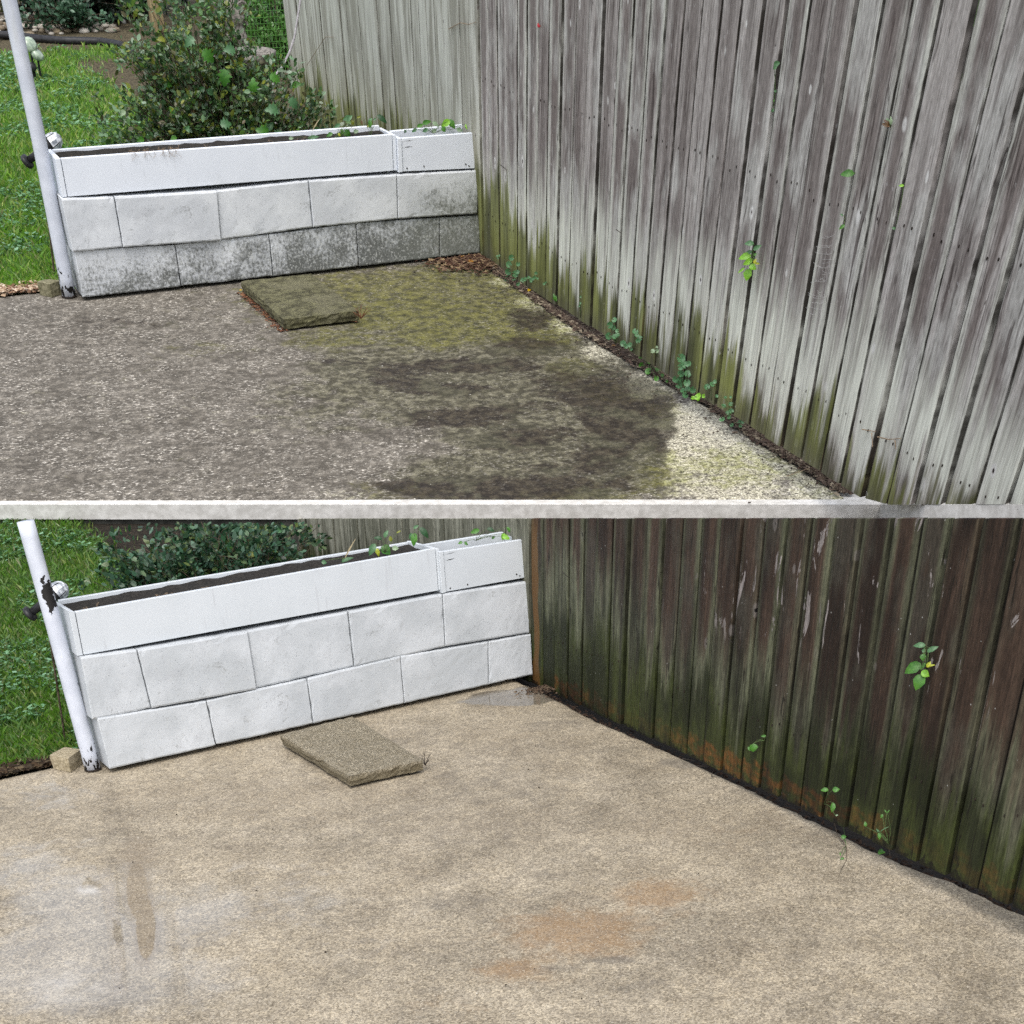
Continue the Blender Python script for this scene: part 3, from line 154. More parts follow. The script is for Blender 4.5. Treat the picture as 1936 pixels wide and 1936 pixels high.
def thing(name, P, loc, label, cat, group=None):
    o = link(bpy.data.objects.new(name, None))
    o.empty_display_size = 0.05
    o.matrix_world = P.M @ Matrix.Translation(loc)
    o['_base'] = list(map(float, loc))
    return props(o, label, cat, group)

def part(name, me, parent, loc=None):
    """a part whose vertices are in place coordinates (loc None) or local to loc (place coordinates)"""
    o = link(bpy.data.objects.new(name, me))
    o.parent = parent
    b = Vector(parent['_base']) if '_base' in parent else Vector((0, 0, 0))
    o.location = (Vector(loc) if loc is not None else Vector((0, 0, 0))) - b
    return o

def clean_tags():
    for o in scene.objects:
        if '_base' in o: del o['_base']

class MB:
    def __init__(s): s.v = []; s.f = []
    def add(s, vs, fs):
        k = len(s.v); s.v += [tuple(v) for v in vs]; s.f += [tuple(i + k for i in f) for f in fs]
    def box8(s, p):      # p: 8 points, bottom ring 0-3, top ring 4-7
        s.add(p, [(3, 2, 1, 0), (4, 5, 6, 7), (0, 1, 5, 4), (1, 2, 6, 5), (2, 3, 7, 6), (3, 0, 4, 7)])
    def box(s, x0, x1, y0, y1, z0, z1):
        s.box8([(x0, y0, z0), (x1, y0, z0), (x1, y1, z0), (x0, y1, z0), (x0, y0, z1), (x1, y0, z1), (x1, y1, z1), (x0, y1, z1)])
    def tube(s, pts, r0, r1=None, n=5):
        r1 = r0 if r1 is None else r1
        pts = [Vector(p) for p in pts]
        k = len(s.v); m = len(pts)
        for i, p in enumerate(pts):
            d = (pts[min(i + 1, m - 1)] - pts[max(i - 1, 0)])
            if d.length < 1e-9: d = Vector((0, 0, 1))
            d.normalize()
            a = d.orthogonal().normalized() if i == 0 else (a - d * a.dot(d)).normalized()
            b = d.cross(a)
            r = r0 + (r1 - r0) * i / max(1, m - 1)
            for j in range(n):
                t = 2 * math.pi * j / n
                s.v.append(tuple(p + a * math.cos(t) * r + b * math.sin(t) * r))
        for i in range(m - 1):
            for j in range(n):
                s.f.append((k + i * n + j, k + i * n + (j + 1) % n, k + (i + 1) * n + (j + 1) % n, k + (i + 1) * n + j))
        s.f.append(tuple(k + j for j in range(n))[::-1]); s.f.append(tuple(k + (m - 1) * n + j for j in range(n)))
    def lathe(s, prof, c, n=24, axis=None):
        c = Vector(c); k = len(s.v)
        q = Vector(axis).to_track_quat('Z', 'Y') if axis is not None else None
        for r, z in prof:
            for j in range(n):
                t = 2 * math.pi * j / n
                v = Vector((r * math.cos(t), r * math.sin(t), z))
                if q: v = q @ v
                s.v.append(tuple(c + v))
        for i in range(len(prof) - 1):
            for j in range(n):
                s.f.append((k + i * n + j, k + i * n + (j + 1) % n, k + (i + 1) * n + (j + 1) % n, k + (i + 1) * n + j))
        s.f.append(tuple(k + j for j in range(n))[::-1]); s.f.append(tuple(k + (len(prof) - 1) * n + j for j in range(n)))
    def mesh(s, name, mat, smooth=False): return mesh_from(name, s.v, s.f, mat, smooth)

# ------------------------------------------------------------------ node helper
class N:
    def __init__(s, name):
        s.m = bpy.data.materials.new(name); s.m.use_nodes = True
        s.t = s.m.node_tree; s.t.nodes.clear()
        s.out = s.t.nodes.new('ShaderNodeOutputMaterial')
    def nd(s, t, **k):
        n = s.t.nodes.new(t)
        for a, b in k.items(): setattr(n, a, b)
        return n
    def set(s, sock, v):
        if isinstance(v, bpy.types.NodeSocket): s.t.links.new(v, sock)
        elif isinstance(v, (int, float)) and sock.type in ('RGBA',): sock.default_value = (v, v, v, 1)
        elif isinstance(v, (int, float)) and sock.type == 'VECTOR': sock.default_value = (v, v, v)
        elif isinstance(v, (tuple, list)) and sock.type == 'RGBA' and len(v) == 3: sock.default_value = (*v, 1)
        else: sock.default_value = v
    def coord(s): return s.nd('ShaderNodeTexCoord').outputs['Object']
    def info(s, k='Random'): return s.nd('ShaderNodeObjectInfo').outputs[k]
    def attr(s, name, out='Color', t='GEOMETRY'):
        n = s.nd('ShaderNodeAttribute', attribute_name=name, attribute_type=t); return n.outputs[out]
    def vm(s, op, a, b=None):
        n = s.nd('ShaderNodeVectorMath', operation=op); s.set(n.inputs[0], a)
        if b is not None: s.set(n.inputs[3] if op == 'SCALE' else n.inputs[1], b)
        return n.outputs[0]
    def xyz(s, v):
        n = s.nd('ShaderNodeSeparateXYZ'); s.set(n.inputs[0], v); return n.outputs[0], n.outputs[1], n.outputs[2]
    def rgb(s, v):
        n = s.nd('ShaderNodeSeparateColor'); s.set(n.inputs[0], v); return n.outputs[0], n.outputs[1], n.outputs[2]
    def mth(s, op, a, b=None, c=None, clamp=False):
        n = s.nd('ShaderNodeMath', operation=op, use_clamp=clamp); s.set(n.inputs[0], a)
        if b is not None: s.set(n.inputs[1], b)
        if c is not None: s.set(n.inputs[2], c)
        return n.outputs[0]
    def noise(s, v, scale, detail=4, rough=.55, dist=0.0, out=0):
        n = s.nd('ShaderNodeTexNoise'); s.set(n.inputs['Vector'], v); n.inputs['Scale'].default_value = scale
        n.inputs['Detail'].default_value = detail; n.inputs['Roughness'].default_value = rough; n.inputs['Distortion'].default_value = dist
        return n.outputs[out]
    def voro(s, v, scale, feature='F1', out='Distance', rnd=1.0):
        n = s.nd('ShaderNodeTexVoronoi', feature=feature); s.set(n.inputs['Vector'], v); n.inputs['Scale'].default_value = scale
        n.inputs['Randomness'].default_value = rnd
        return n.outputs[out]
    def step(s, v, a, b, x=0.0, y=1.0):       # smooth remap
        n = s.nd('ShaderNodeMapRange', interpolation_type='SMOOTHSTEP'); s.set(n.inputs[0], v)
        for i, q in zip((1, 2, 3, 4), (a, b, x, y)): s.set(n.inputs[i], q)
        return n.outputs[0]
    def lin(s, v, a, b, x=0.0, y=1.0):
        n = s.nd('ShaderNodeMapRange'); s.set(n.inputs[0], v)
        for i, q in zip((1, 2, 3, 4), (a, b, x, y)): s.set(n.inputs[i], q)
        return n.outputs[0]
    def mix(s, f, a, b, mode='MIX'):
        n = s.nd('ShaderNodeMix', data_type='RGBA', blend_type=mode); s.set(n.inputs[0], f); s.set(n.inputs[6], a); s.set(n.inputs[7], b)
        return n.outputs[2]
    def ramp(s, f, stops):
        n = s.nd('ShaderNodeValToRGB'); s.set(n.inputs[0], f); e = n.color_ramp.elements
        while len(e) < len(stops): e.new(.5)
        for q, (p, c) in zip(e, stops): q.position = p; q.color = (*c, 1) if len(c) == 3 else c
        return n.outputs[0]
    def bump(s, h, strength=.5, dist=.01, normal=None):
        n = s.nd('ShaderNodeBump'); s.set(n.inputs['Height'], h); n.inputs['Strength'].default_value = strength; n.inputs['Distance'].default_value = dist
        if normal is not None: s.set(n.inputs['Normal'], normal)
        return n.outputs[0]
    def done(s, col, rough=.8, normal=None, spec=.4, **kw):
        p = s.nd('ShaderNodeBsdfPrincipled'); s.set(p.inputs['Base Color'], col); s.set(p.inputs['Roughness'], rough)
        s.set(p.inputs['Specular IOR Level'], spec)
        if normal is not None: s.set(p.inputs['Normal'], normal)
        for k, v in kw.items(): s.set(p.inputs[k.replace('_', ' ')], v)
        s.t.links.new(p.outputs[0], s.out.inputs[0]); return s.m
    def leaf(s, col, trans=.35, rough=.45, normal=None):
        p = s.nd('ShaderNodeBsdfPrincipled'); s.set(p.inputs['Base Color'], col); s.set(p.inputs['Roughness'], rough); s.set(p.inputs['Specular IOR Level'], .5)
        if normal is not None: s.set(p.inputs['Normal'], normal)
        t = s.nd('ShaderNodeBsdfTranslucent'); s.set(t.inputs[0], col)
        m = s.nd('ShaderNodeMixShader'); m.inputs[0].default_value = trans
        s.t.links.new(p.outputs[0], m.inputs[1]); s.t.links.new(t.outputs[0], m.inputs[2]); s.t.links.new(m.outputs[0], s.out.inputs[0]); return s.m

# ------------------------------------------------------------------ materials
def wood(after):
    n = N('wet_fence_wood' if after else 'weathered_fence_wood')
    c = n.coord(); rnd = n.info(); x, y, z = n.xyz(c)
    off = n.vm('SCALE', (31.0, 17.0, 9.0), rnd)
    cc = n.vm('ADD', c, off)
    grain = n.noise(n.vm('MULTIPLY', cc, (170, 60, 5)), 1, 5, .65)
    grain2 = n.noise(n.vm('MULTIPLY', cc, (55, 20, 2.6)), 1, 4, .6, .9)
    streak = n.noise(n.vm('MULTIPLY', cc, (13, 8, 1.2)), 1, 4, .55, .4)
    patch = n.noise(n.vm('MULTIPLY', cc, (6, 6, 2.4)), 1, 3, .6)
    w = n.attr('width', 'Fac', 'OBJECT')
    s_ = n.attr('along', 'Fac', 'OBJECT')
    back = n.attr('back', 'Fac', 'OBJECT')
    ex = n.mth('ABSOLUTE', n.mth('SUBTRACT', n.mth('DIVIDE', x, w), .5))        # 0 centre .5 edge
    edge = n.step(n.mth('ADD', ex, n.lin(streak, .3, .7, -.12, .12)), .22, .44)
    # knots: sparse stretched cells
    kv = n.vm('MULTIPLY', cc, (13, 1, 6.5))
    kv = n.vm('ADD', kv, n.vm('SCALE', n.noise(n.vm('MULTIPLY', cc, (30, 1, 12)), 1, 2, .5, 0, 1), .12))
    kd = n.voro(kv, 1); kc = n.rgb(n.voro(kv, 1, out='Color'))[0]
    has = n.mth('GREATER_THAN', kc, .38)
    kd = n.mth('MULTIPLY', kd, n.lin(kc, .38, 1.0, 2.0, .9))
    halo = n.mth('MULTIPLY', n.step(kd, .20, .12), has)
    cn_ = n.noise(n.vm('MULTIPLY', cc, (48, 20, 2.2)), 1, 2, .5, .5)
    crack = n.mth('MULTIPLY', n.step(n.mth('ABSOLUTE', n.mth('SUBTRACT', cn_, .5)), .018, .005), n.step(n.noise(n.vm('MULTIPLY', cc, (9, 5, 2.5)), 1, 3), .47, .56))
    fleck = n.noise(n.vm('MULTIPLY', cc, (150, 60, 34)), 1, 3, .65)
    core = n.mth('MULTIPLY', n.step(kd, .06, .04), n.mth('GREATER_THAN', kc, .66))
    zj = n.mth('ADD', z, n.lin(n.noise(n.vm('MULTIPLY', cc, (45, 6, 2.2)), 1, 4, .6), .25, .75, -.12, .12))
    zj = n.mth('ADD', zj, n.lin(patch, .3, .7, -.08, .08))
    zj = n.mth('ADD', zj, n.lin(edge, 0, 1, .03, -.02))
    if not after:
        r2 = n.mth('FRACT', n.mth('MULTIPLY', rnd, 37.7)); r3 = n.mth('FRACT', n.mth('MULTIPLY', rnd, 91.3))
        tone = n.mix(r2, (.255, .228, .218), (.42, .395, .378))
        dark = n.mix(r3, (.095, .076, .071), (.18, .153, .144))
        s2 = n.noise(n.vm('MULTIPLY', cc, (12, 8, 1.3)), 1, 5, .6, .5)
        cen = n.step(n.mth('ADD', ex, n.lin(s2, .3, .7, .26, -.26)), .34, .10)
        col = n.mix(n.mth('MULTIPLY', cen, n.lin(r3, 0, 1, .45, 1.0)), tone, dark)
        col = n.mix(n.mth('MULTIPLY', n.step(patch, .50, .64), .6), col, (.53, .53, .505))
        ed = n.mth('MULTIPLY', edge, n.mth('MULTIPLY', n.step(r3, .45, .85), .5))
        col = n.mix(ed, col, (.52, .54, .48))
        col = n.mix(n.mth('MULTIPLY', n.step(grain2, .45, .32), .75), col, (.07, .052, .05))
        col = n.mix(n.mth('MULTIPLY', n.step(grain2, .60, .72), .3), col, (.58, .575, .55))
        col = n.mix(n.mth('MULTIPLY', crack, .75), col, (.05, .038, .035))
        col = n.mix(1.0, col, n.ramp(fleck, [(.3, (.72, .71, .70)), (.5, (1, 1, 1)), (.7, (1.25, 1.25, 1.25))]), 'MULTIPLY')
        # pale bleached band above the algae
        band = n.mth('MULTIPLY', n.step(zj, .08, .24), n.step(zj, .58, .30))
        col = n.mix(n.mth('MULTIPLY', band, n.lin(s2, .35, .6, .35, .9)), col, (.68, .70, .62))
        backc = n.mix(n.step(s2, .40, .58), (.30, .295, .25), (.55, .555, .50))
        backc = n.mix(n.mth('MULTIPLY', n.step(z, .75, .3), .4), backc, (.34, .33, .19))
        col = n.mix(n.mth('MULTIPLY', back, .9), col, backc)
        kf = n.mth('SUBTRACT', 1.0, n.mth('MULTIPLY', back, .8))
        col = n.mix(n.mth('MULTIPLY', halo, n.mth('MULTIPLY', kf, .75)), col, (.68, .675, .66))
        col = n.mix(n.mth('MULTIPLY', n.step(kd, .085, .065), n.mth('MULTIPLY', has, .55)), col, (.20, .16, .15))
        col = n.mix(core, col, (.02, .015, .015))
        ah = n.attr('algae', 'Fac', 'OBJECT')
        alg = n.step(n.mth('SUBTRACT', zj, ah), .05, -.08)
        algc = n.mix(n.step(streak, .35, .65), (.045, .052, .010), (.20, .22, .055))
        algc = n.mix(n.mth('MULTIPLY', n.step(z, .10, .0), .6), algc, (.075, .07, .045))
        col = n.mix(n.mth('MULTIPLY', alg, .9), col, algc)
        rust = n.mth('MULTIPLY', n.mth('MULTIPLY', n.step(ex, .44, .5), n.step(zj, .40, .25)), n.step(patch, .5, .6))
        col = n.mix(n.mth('MULTIPLY', rust, .8), col, (.10, .04, .02))
        col = n.mix(1.0, col, n.ramp(grain, [(.25, (.52, .50, .49)), (.5, (1, 1, 1)), (.75, (1.34, 1.34, 1.34))]), 'MULTIPLY')
        col = n.mix(n.mth('MULTIPLY', n.step(n.noise(n.vm('MULTIPLY', cc, (90, 60, 40)), 1, 2, .5), .71, .76), .35), col, (.6, .6, .6))
        edge_dark = n.step(n.mth('ADD', ex, n.lin(n.noise(n.vm('MULTIPLY', cc, (1, 1, 9)), 1, 3), .3, .7, -.02, .02)), .455, .485)  # board edges and sides darkened beside the gaps
        col = n.mix(n.mth('MULTIPLY', edge_dark, n.lin(back, 0, 1, .92, .6)), col, (.022, .018, .013))
        bmp = n.bump(n.mth('ADD', n.mth('MULTIPLY', grain, .6), n.mth('SUBTRACT', grain2, core)), .55, .004)
        return n.done(col, .85, bmp, .25)
    r2 = n.mth('FRACT', n.mth('MULTIPLY', rnd, 37.7))
    brown = n.mix(n.step(streak, .35, .65), (.016, .009, .006), (.058, .036, .025))
    brown = n.mix(n.mth('MULTIPLY', n.step(patch, .5, .62), .6), brown, (.05, .046, .035))
    greyg = n.mix(n.step(streak, .40, .62), (.026, .027, .016), (.125, .132, .085))
    hb = n.mth('ADD', n.lin(s_, 0, 2.2, .60, .30), n.lin(rnd, 0, 1, -.08, .10))
    fb = n.mth('MULTIPLY', n.step(n.mth('SUBTRACT', zj, hb), -.14, .12), n.lin(n.mth('MULTIPLY', edge, n.step(r2, .3, .7)), 0, 1, 1.0, .3))
    col = n.mix(fb, greyg, brown)
    col = n.mix(n.mth('MULTIPLY', edge, n.lin(r2, 0, 1, .0, .45)), col, (.085, .095, .055))
    patchw = n.noise(n.vm('MULTIPLY', cc, (19, 8, 4.2)), 1, 6, .66, .8)
    pale = n.mth('MULTIPLY', n.mth('MULTIPLY', n.step(patchw, .612, .622), n.step(z, .42, .55)), n.mth('SUBTRACT', 1.0, back))
    pale = n.mth('MULTIPLY', pale, n.step(s_, .9, 1.5))
    col = n.mix(pale, col, n.mix(grain, (.13, .115, .11), (.30, .27, .26)))
    col = n.mix(n.mth('MULTIPLY', halo, n.mth('MULTIPLY', fb, .5)), col, (.2, .18, .17))
    col = n.mix(core, col, (.004, .003, .003))
    backc = n.mix(n.step(streak, .35, .65), (.13, .13, .095), (.30, .295, .235))
    col = n.mix(n.mth('MULTIPLY', back, .9), col, backc)
    ah = n.attr('algae', 'Fac', 'OBJECT')
    alg = n.step(n.mth('SUBTRACT', zj, ah), .10, -.10)
    algc = n.mix(n.step(patch, .40, .62), (.010, .014, .003), (.034, .044, .009))
    col = n.mix(n.mth('MULTIPLY', alg, .93), col, algc)
    orz = n.mth('ADD', z, n.lin(n.noise(n.vm('MULTIPLY', cc, (20, 5, 20)), 1, 3), .3, .7, -.03, .03))
    orange = n.mth('MULTIPLY', n.step(orz, .085, .055), n.step(orz, -.01, .03))
    orange = n.mth('MULTIPLY', orange, n.attr('rust', 'Fac', 'OBJECT'))
    col = n.mix(n.mth('MULTIPLY', orange, n.step(n.noise(n.vm('MULTIPLY', cc, (30, 5, 60)), 1, 4, .6), .30, .62)), col, n.mix(n.step(patch, .4, .6), (.035, .016, .005), (.125, .056, .014)))
    col = n.mix(1.0, col, n.ramp(grain, [(.25, (.5, .5, .5)), (.5, (1, 1, 1)), (.75, (1.5, 1.5, 1.5))]), 'MULTIPLY')
    dots = n.mth('MULTIPLY', n.step(n.voro(n.vm('MULTIPLY', cc, (1, 1, .8)), 34), .075, .045), n.mth('GREATER_THAN', n.noise(cc, 7, 2), .58))
    col = n.mix(n.mth('MULTIPLY', dots, .7), col, (.4, .4, .38))
    col = n.mix(n.mth('MULTIPLY', crack, .8), col, (.004, .003, .002))
    col = n.mix(1.0, col, n.ramp(fleck, [(.3, (.65, .65, .65)), (.5, (1, 1, 1)), (.7, (1.35, 1.35, 1.35))]), 'MULTIPLY')
    smear = n.mth('MULTIPLY', n.attr('smear', 'Fac', 'OBJECT'), n.mth('MULTIPLY', n.step(n.mth('ADD', z, n.lin(patch, .3, .7, -.2, .2)), .75, .45), n.step(n.mth('ABSOLUTE', n.mth('SUBTRACT', n.mth('DIVIDE', x, w), n.lin(patch, .3, .7, .2, .6))), .34, .22)))
    col = n.mix(n.mth('MULTIPLY', smear, .85), col, (.13, .065, .02))
    foot_shade_grime = n.step(n.mth('ADD', z, n.lin(n.noise(n.vm('MULTIPLY', cc, (40, 5, 30)), 1, 4, .7), .3, .7, -.02, .02)), .012, -.004)  # contact shade and grime painted along the foot of each board
    col = n.mix(n.mth('MULTIPLY', foot_shade_grime, .85), col, (.005, .004, .003))
    col = n.mix(n.mth('MULTIPLY', n.step(ex, .47, .495), .8), col, (.004, .003, .002))
    bmp = n.bump(n.mth('ADD', n.mth('MULTIPLY', grain, .6), n.mth('SUBTRACT', grain2, core)), .5, .004)
    return n.done(col, .62, bmp, .25)

def patio(after):
    n = N('cleaned_concrete' if after else 'grimy_concrete')
    c = n.coord()
    r, g, b = n.rgb(n.attr('stain')); r2, g2, b2 = n.rgb(n.attr('slab_mask2'))
    f1 = n.noise(c, 170, 4, .7); f2 = n.noise(c, 420, 2, .6); mid = n.noise(c, 26, 5, .62); big = n.noise(c, 5, 5, .6)
    sp = n.voro(c, 230)
    if not after:
        col = n.ramp(big, [(.3, (.074, .066, .054)), (.5, (.118, .106, .088)), (.7, (.185, .168, .143))])
        tm = n.step(n.mth('ADD', n.rgb(n.attr('slab_mask2'))[0], n.mth('MULTIPLY', n.lin(n.noise(c, 10, 6, .65, .4), .3, .7, -.3, .3), .8)), .25, .62)
        col = n.mix(n.mth('MULTIPLY', tm, .8), col, n.mix(n.step(mid, .38, .64), (.034, .034, .013), (.105, .104, .048)))
        col = n.mix(n.step(mid, .42, .66), n.mix(.45, col, (.045, .038, .028)), n.mix(.3, col, (.30, .27, .225)))
        warp = n.lin(n.noise(c, 14, 6, .68, .5), .3, .7, -.33, .33)
        # pale worn concrete
        pm = n.step(n.mth('ADD', b, n.mth('MULTIPLY', warp, 1.0)), .30, .70)
        pm = n.mth('MULTIPLY', pm, n.step(n.noise(c, 60, 5, .7), .34, .58))
        col = n.mix(n.mth('MULTIPLY', pm, .95), col, n.mix(n.step(f1, .4, .65), (.36, .33, .24), (.72, .69, .56)))
        # algae
        am = n.step(n.mth('ADD', r, n.mth('MULTIPLY', warp, .9)), .12, .62)
        ac = n.mix(n.step(n.noise(c, 20, 6, .68), .34, .66), (.028, .029, .008), (.165, .158, .038))
        ac = n.mix(n.mth('MULTIPLY', pm, .55), ac, (.46, .47, .20))
        col = n.mix(n.mth('MULTIPLY', n.mth('MULTIPLY', am, n.lin(n.step(n.noise(c, 34, 6, .72), .40, .56), 0, 1, n.lin(pm, 0, 1, .75, .15), 1)), .85), col, ac)
        dm = n.step(n.mth('ADD', g, n.mth('MULTIPLY', warp, .95)), .26, .60)
        dc = n.mix(n.step(mid, .4, .62), (.014, .009, .007), (.042, .031, .020))
        dc = n.mix(n.mth('MULTIPLY', n.step(n.noise(c, 5, 5, .6), .47, .58), .75), dc, n.mix(n.step(mid, .35, .65), (.046, .045, .026), (.10, .095, .06)))
        col = n.mix(n.mth('MULTIPLY', dm, .84), col, dc)
        # white worn flecks and grit
        fl = n.mth('MULTIPLY', n.step(n.noise(n.vm('MULTIPLY', c, (1, 1.6, 1)), 60, 6, .75), .525, .635), n.step(n.noise(c, 8, 4, .65), .34, .60))
        col = n.mix(n.mth('MULTIPLY', fl, n.lin(n.mth('MAXIMUM', n.mth('MAXIMUM', dm, n.mth('MULTIPLY', tm, .75)), n.mth('MULTIPLY', am, .7)), 0, 1, .9, .12)), col, (.64, .60, .53))
        col = n.mix(n.mth('MULTIPLY', n.step(n.noise(c, 120, 3, .6), .45, .33), .55), col, (.04, .035, .03))
        spk = n.mth('MULTIPLY', n.step(n.voro(c, 30), .10, .06), n.mth('GREATER_THAN', n.noise(c, 21, 1), .62))
        col = n.mix(n.mth('MULTIPLY', spk, .75), col, (.7, .68, .6))
        col = n.mix(1.0, col, n.ramp(f1, [(.3, (.5, .5, .5)), (.5, (1, 1, 1)), (.7, (1.55, 1.53, 1.5))]), 'MULTIPLY')
        h = n.mth('ADD', n.mth('MULTIPLY', f1, .5), n.mth('MULTIPLY', mid, .8))
        return n.done(col, n.lin(dm, 0, 1, .88, .7), n.bump(h, .6, .004), .3)
    col = n.ramp(big, [(.3, (.24, .200, .142)), (.5, (.31, .264, .192)), (.7, (.365, .315, .236))])
    mot = n.mth('ADD', n.mth('MULTIPLY', n.noise(c, 3.2, 7, .72, .3), .7), n.mth('MULTIPLY', n.noise(c, 30, 4, .6), .3))
    col = n.mix(1.0, col, n.ramp(mot, [(.36, (.66, .66, .66)), (.5, (1, 1, 1)), (.62, (1.14, 1.135, 1.12))]), 'MULTIPLY')
    agg = n.rgb(n.voro(c, 210, out='Color'))[0]
    col = n.mix(1.0, col, n.ramp(agg, [(0, (.55, .53, .5)), (.5, (1, 1, 1)), (1, (1.45, 1.44, 1.42))]), 'MULTIPLY')
    warp = n.lin(n.noise(c, 12, 5, .65, .4), .3, .7, -.28, .28)
    col = n.mix(n.mth('MULTIPLY', n.step(n.mth('ADD', r, warp), .20, .80), .65), col, (.25, .15, .07))
    col = n.mix(n.mth('MULTIPLY', n.step(n.mth('ADD', g, warp), .10, .75), .7), col, (.125, .11, .09))
    col = n.mix(n.mth('MULTIPLY', n.step(n.mth('ADD', g2, n.mth('MULTIPLY', warp, .5)), .15, .9), .5), col, (.20, .155, .105))  # brown tint; its narrow streak is the post's reflection put into the colour
    col = n.mix(n.mth('MULTIPLY', n.step(n.mth('ADD', b, warp), .15, .95), .55), col, (.60, .57, .52))
    col = n.mix(n.mth('MULTIPLY', n.step(mid, .52, .44), .25), col, (.17, .145, .115))
    col = n.mix(n.mth('MULTIPLY', n.step(n.noise(c, 150, 4, .75), .45, .33), .8), col, (.085, .068, .05))
    col = n.mix(n.mth('MULTIPLY', n.step(n.noise(c, 170, 4, .75), .56, .68), .7), col, (.66, .60, .49))
    cw = n.vm('ADD', c, n.vm('SCALE', n.noise(c, 5, 5, .65, 0, 1), .25))
    crk = n.mth('MULTIPLY', n.step(n.voro(cw, 2.1, 'DISTANCE_TO_EDGE'), .0045, .001), n.step(n.noise(c, 1.7, 3), .50, .58))
    col = n.mix(n.mth('MULTIPLY', crk, .55), col, (.09, .075, .055))
    spk = n.mth('MULTIPLY', n.step(n.voro(c, 26), .07, .045), n.mth('GREATER_THAN', n.noise(c, 17, 1), .60))
    col = n.mix(n.mth('MULTIPLY', spk, .8), col, (.07, .055, .045))
    spk2 = n.mth('MULTIPLY', n.step(n.voro(n.vm('ADD', c, (3, 5, 1)), 24), .07, .04), n.mth('GREATER_THAN', n.noise(c, 15, 1), .64))
    col = n.mix(n.mth('MULTIPLY', spk2, .8), col, (.75, .7, .6))
    puddle = n.step(n.mth('ADD', b2, n.mth('MULTIPLY', warp, .4)), .35, .55)
    col = n.mix(n.mth('MULTIPLY', puddle, .6), col, (.09, .075, .06))
    dry = n.step(n.mth('ADD', g2, n.mth('MULTIPLY', warp, .6)), .95, 1.25)  # streak of the post's painted reflection; the wet sheen is masked out there
    wet = n.mth('MULTIPLY', n.step(n.mth('ADD', r2, n.mth('MULTIPLY', warp, .8)), .20, .80), n.mth('SUBTRACT', .8, n.mth('MULTIPLY', dry, .8)))  # dry: streak of the post's painted reflection, left without wet sheen
    h = n.mth('ADD', n.mth('MULTIPLY', f1, .5), n.mth('ADD', n.mth('MULTIPLY', f2, .3), n.mth('MULTIPLY', mid, .3)))
    base_n = n.bump(h, .55, .004)
    film = n.bump(n.noise(c, 45, 3, .6), .03, .002)
    return n.done(col, .72, base_n, .35, Coat_Weight=n.mth('ADD', n.mth('MULTIPLY', wet, 1.0), puddle, clamp=True),
                  Coat_Roughness=n.lin(puddle, 0, 1, .045, .03), Coat_IOR=2.1, Coat_Normal=film)

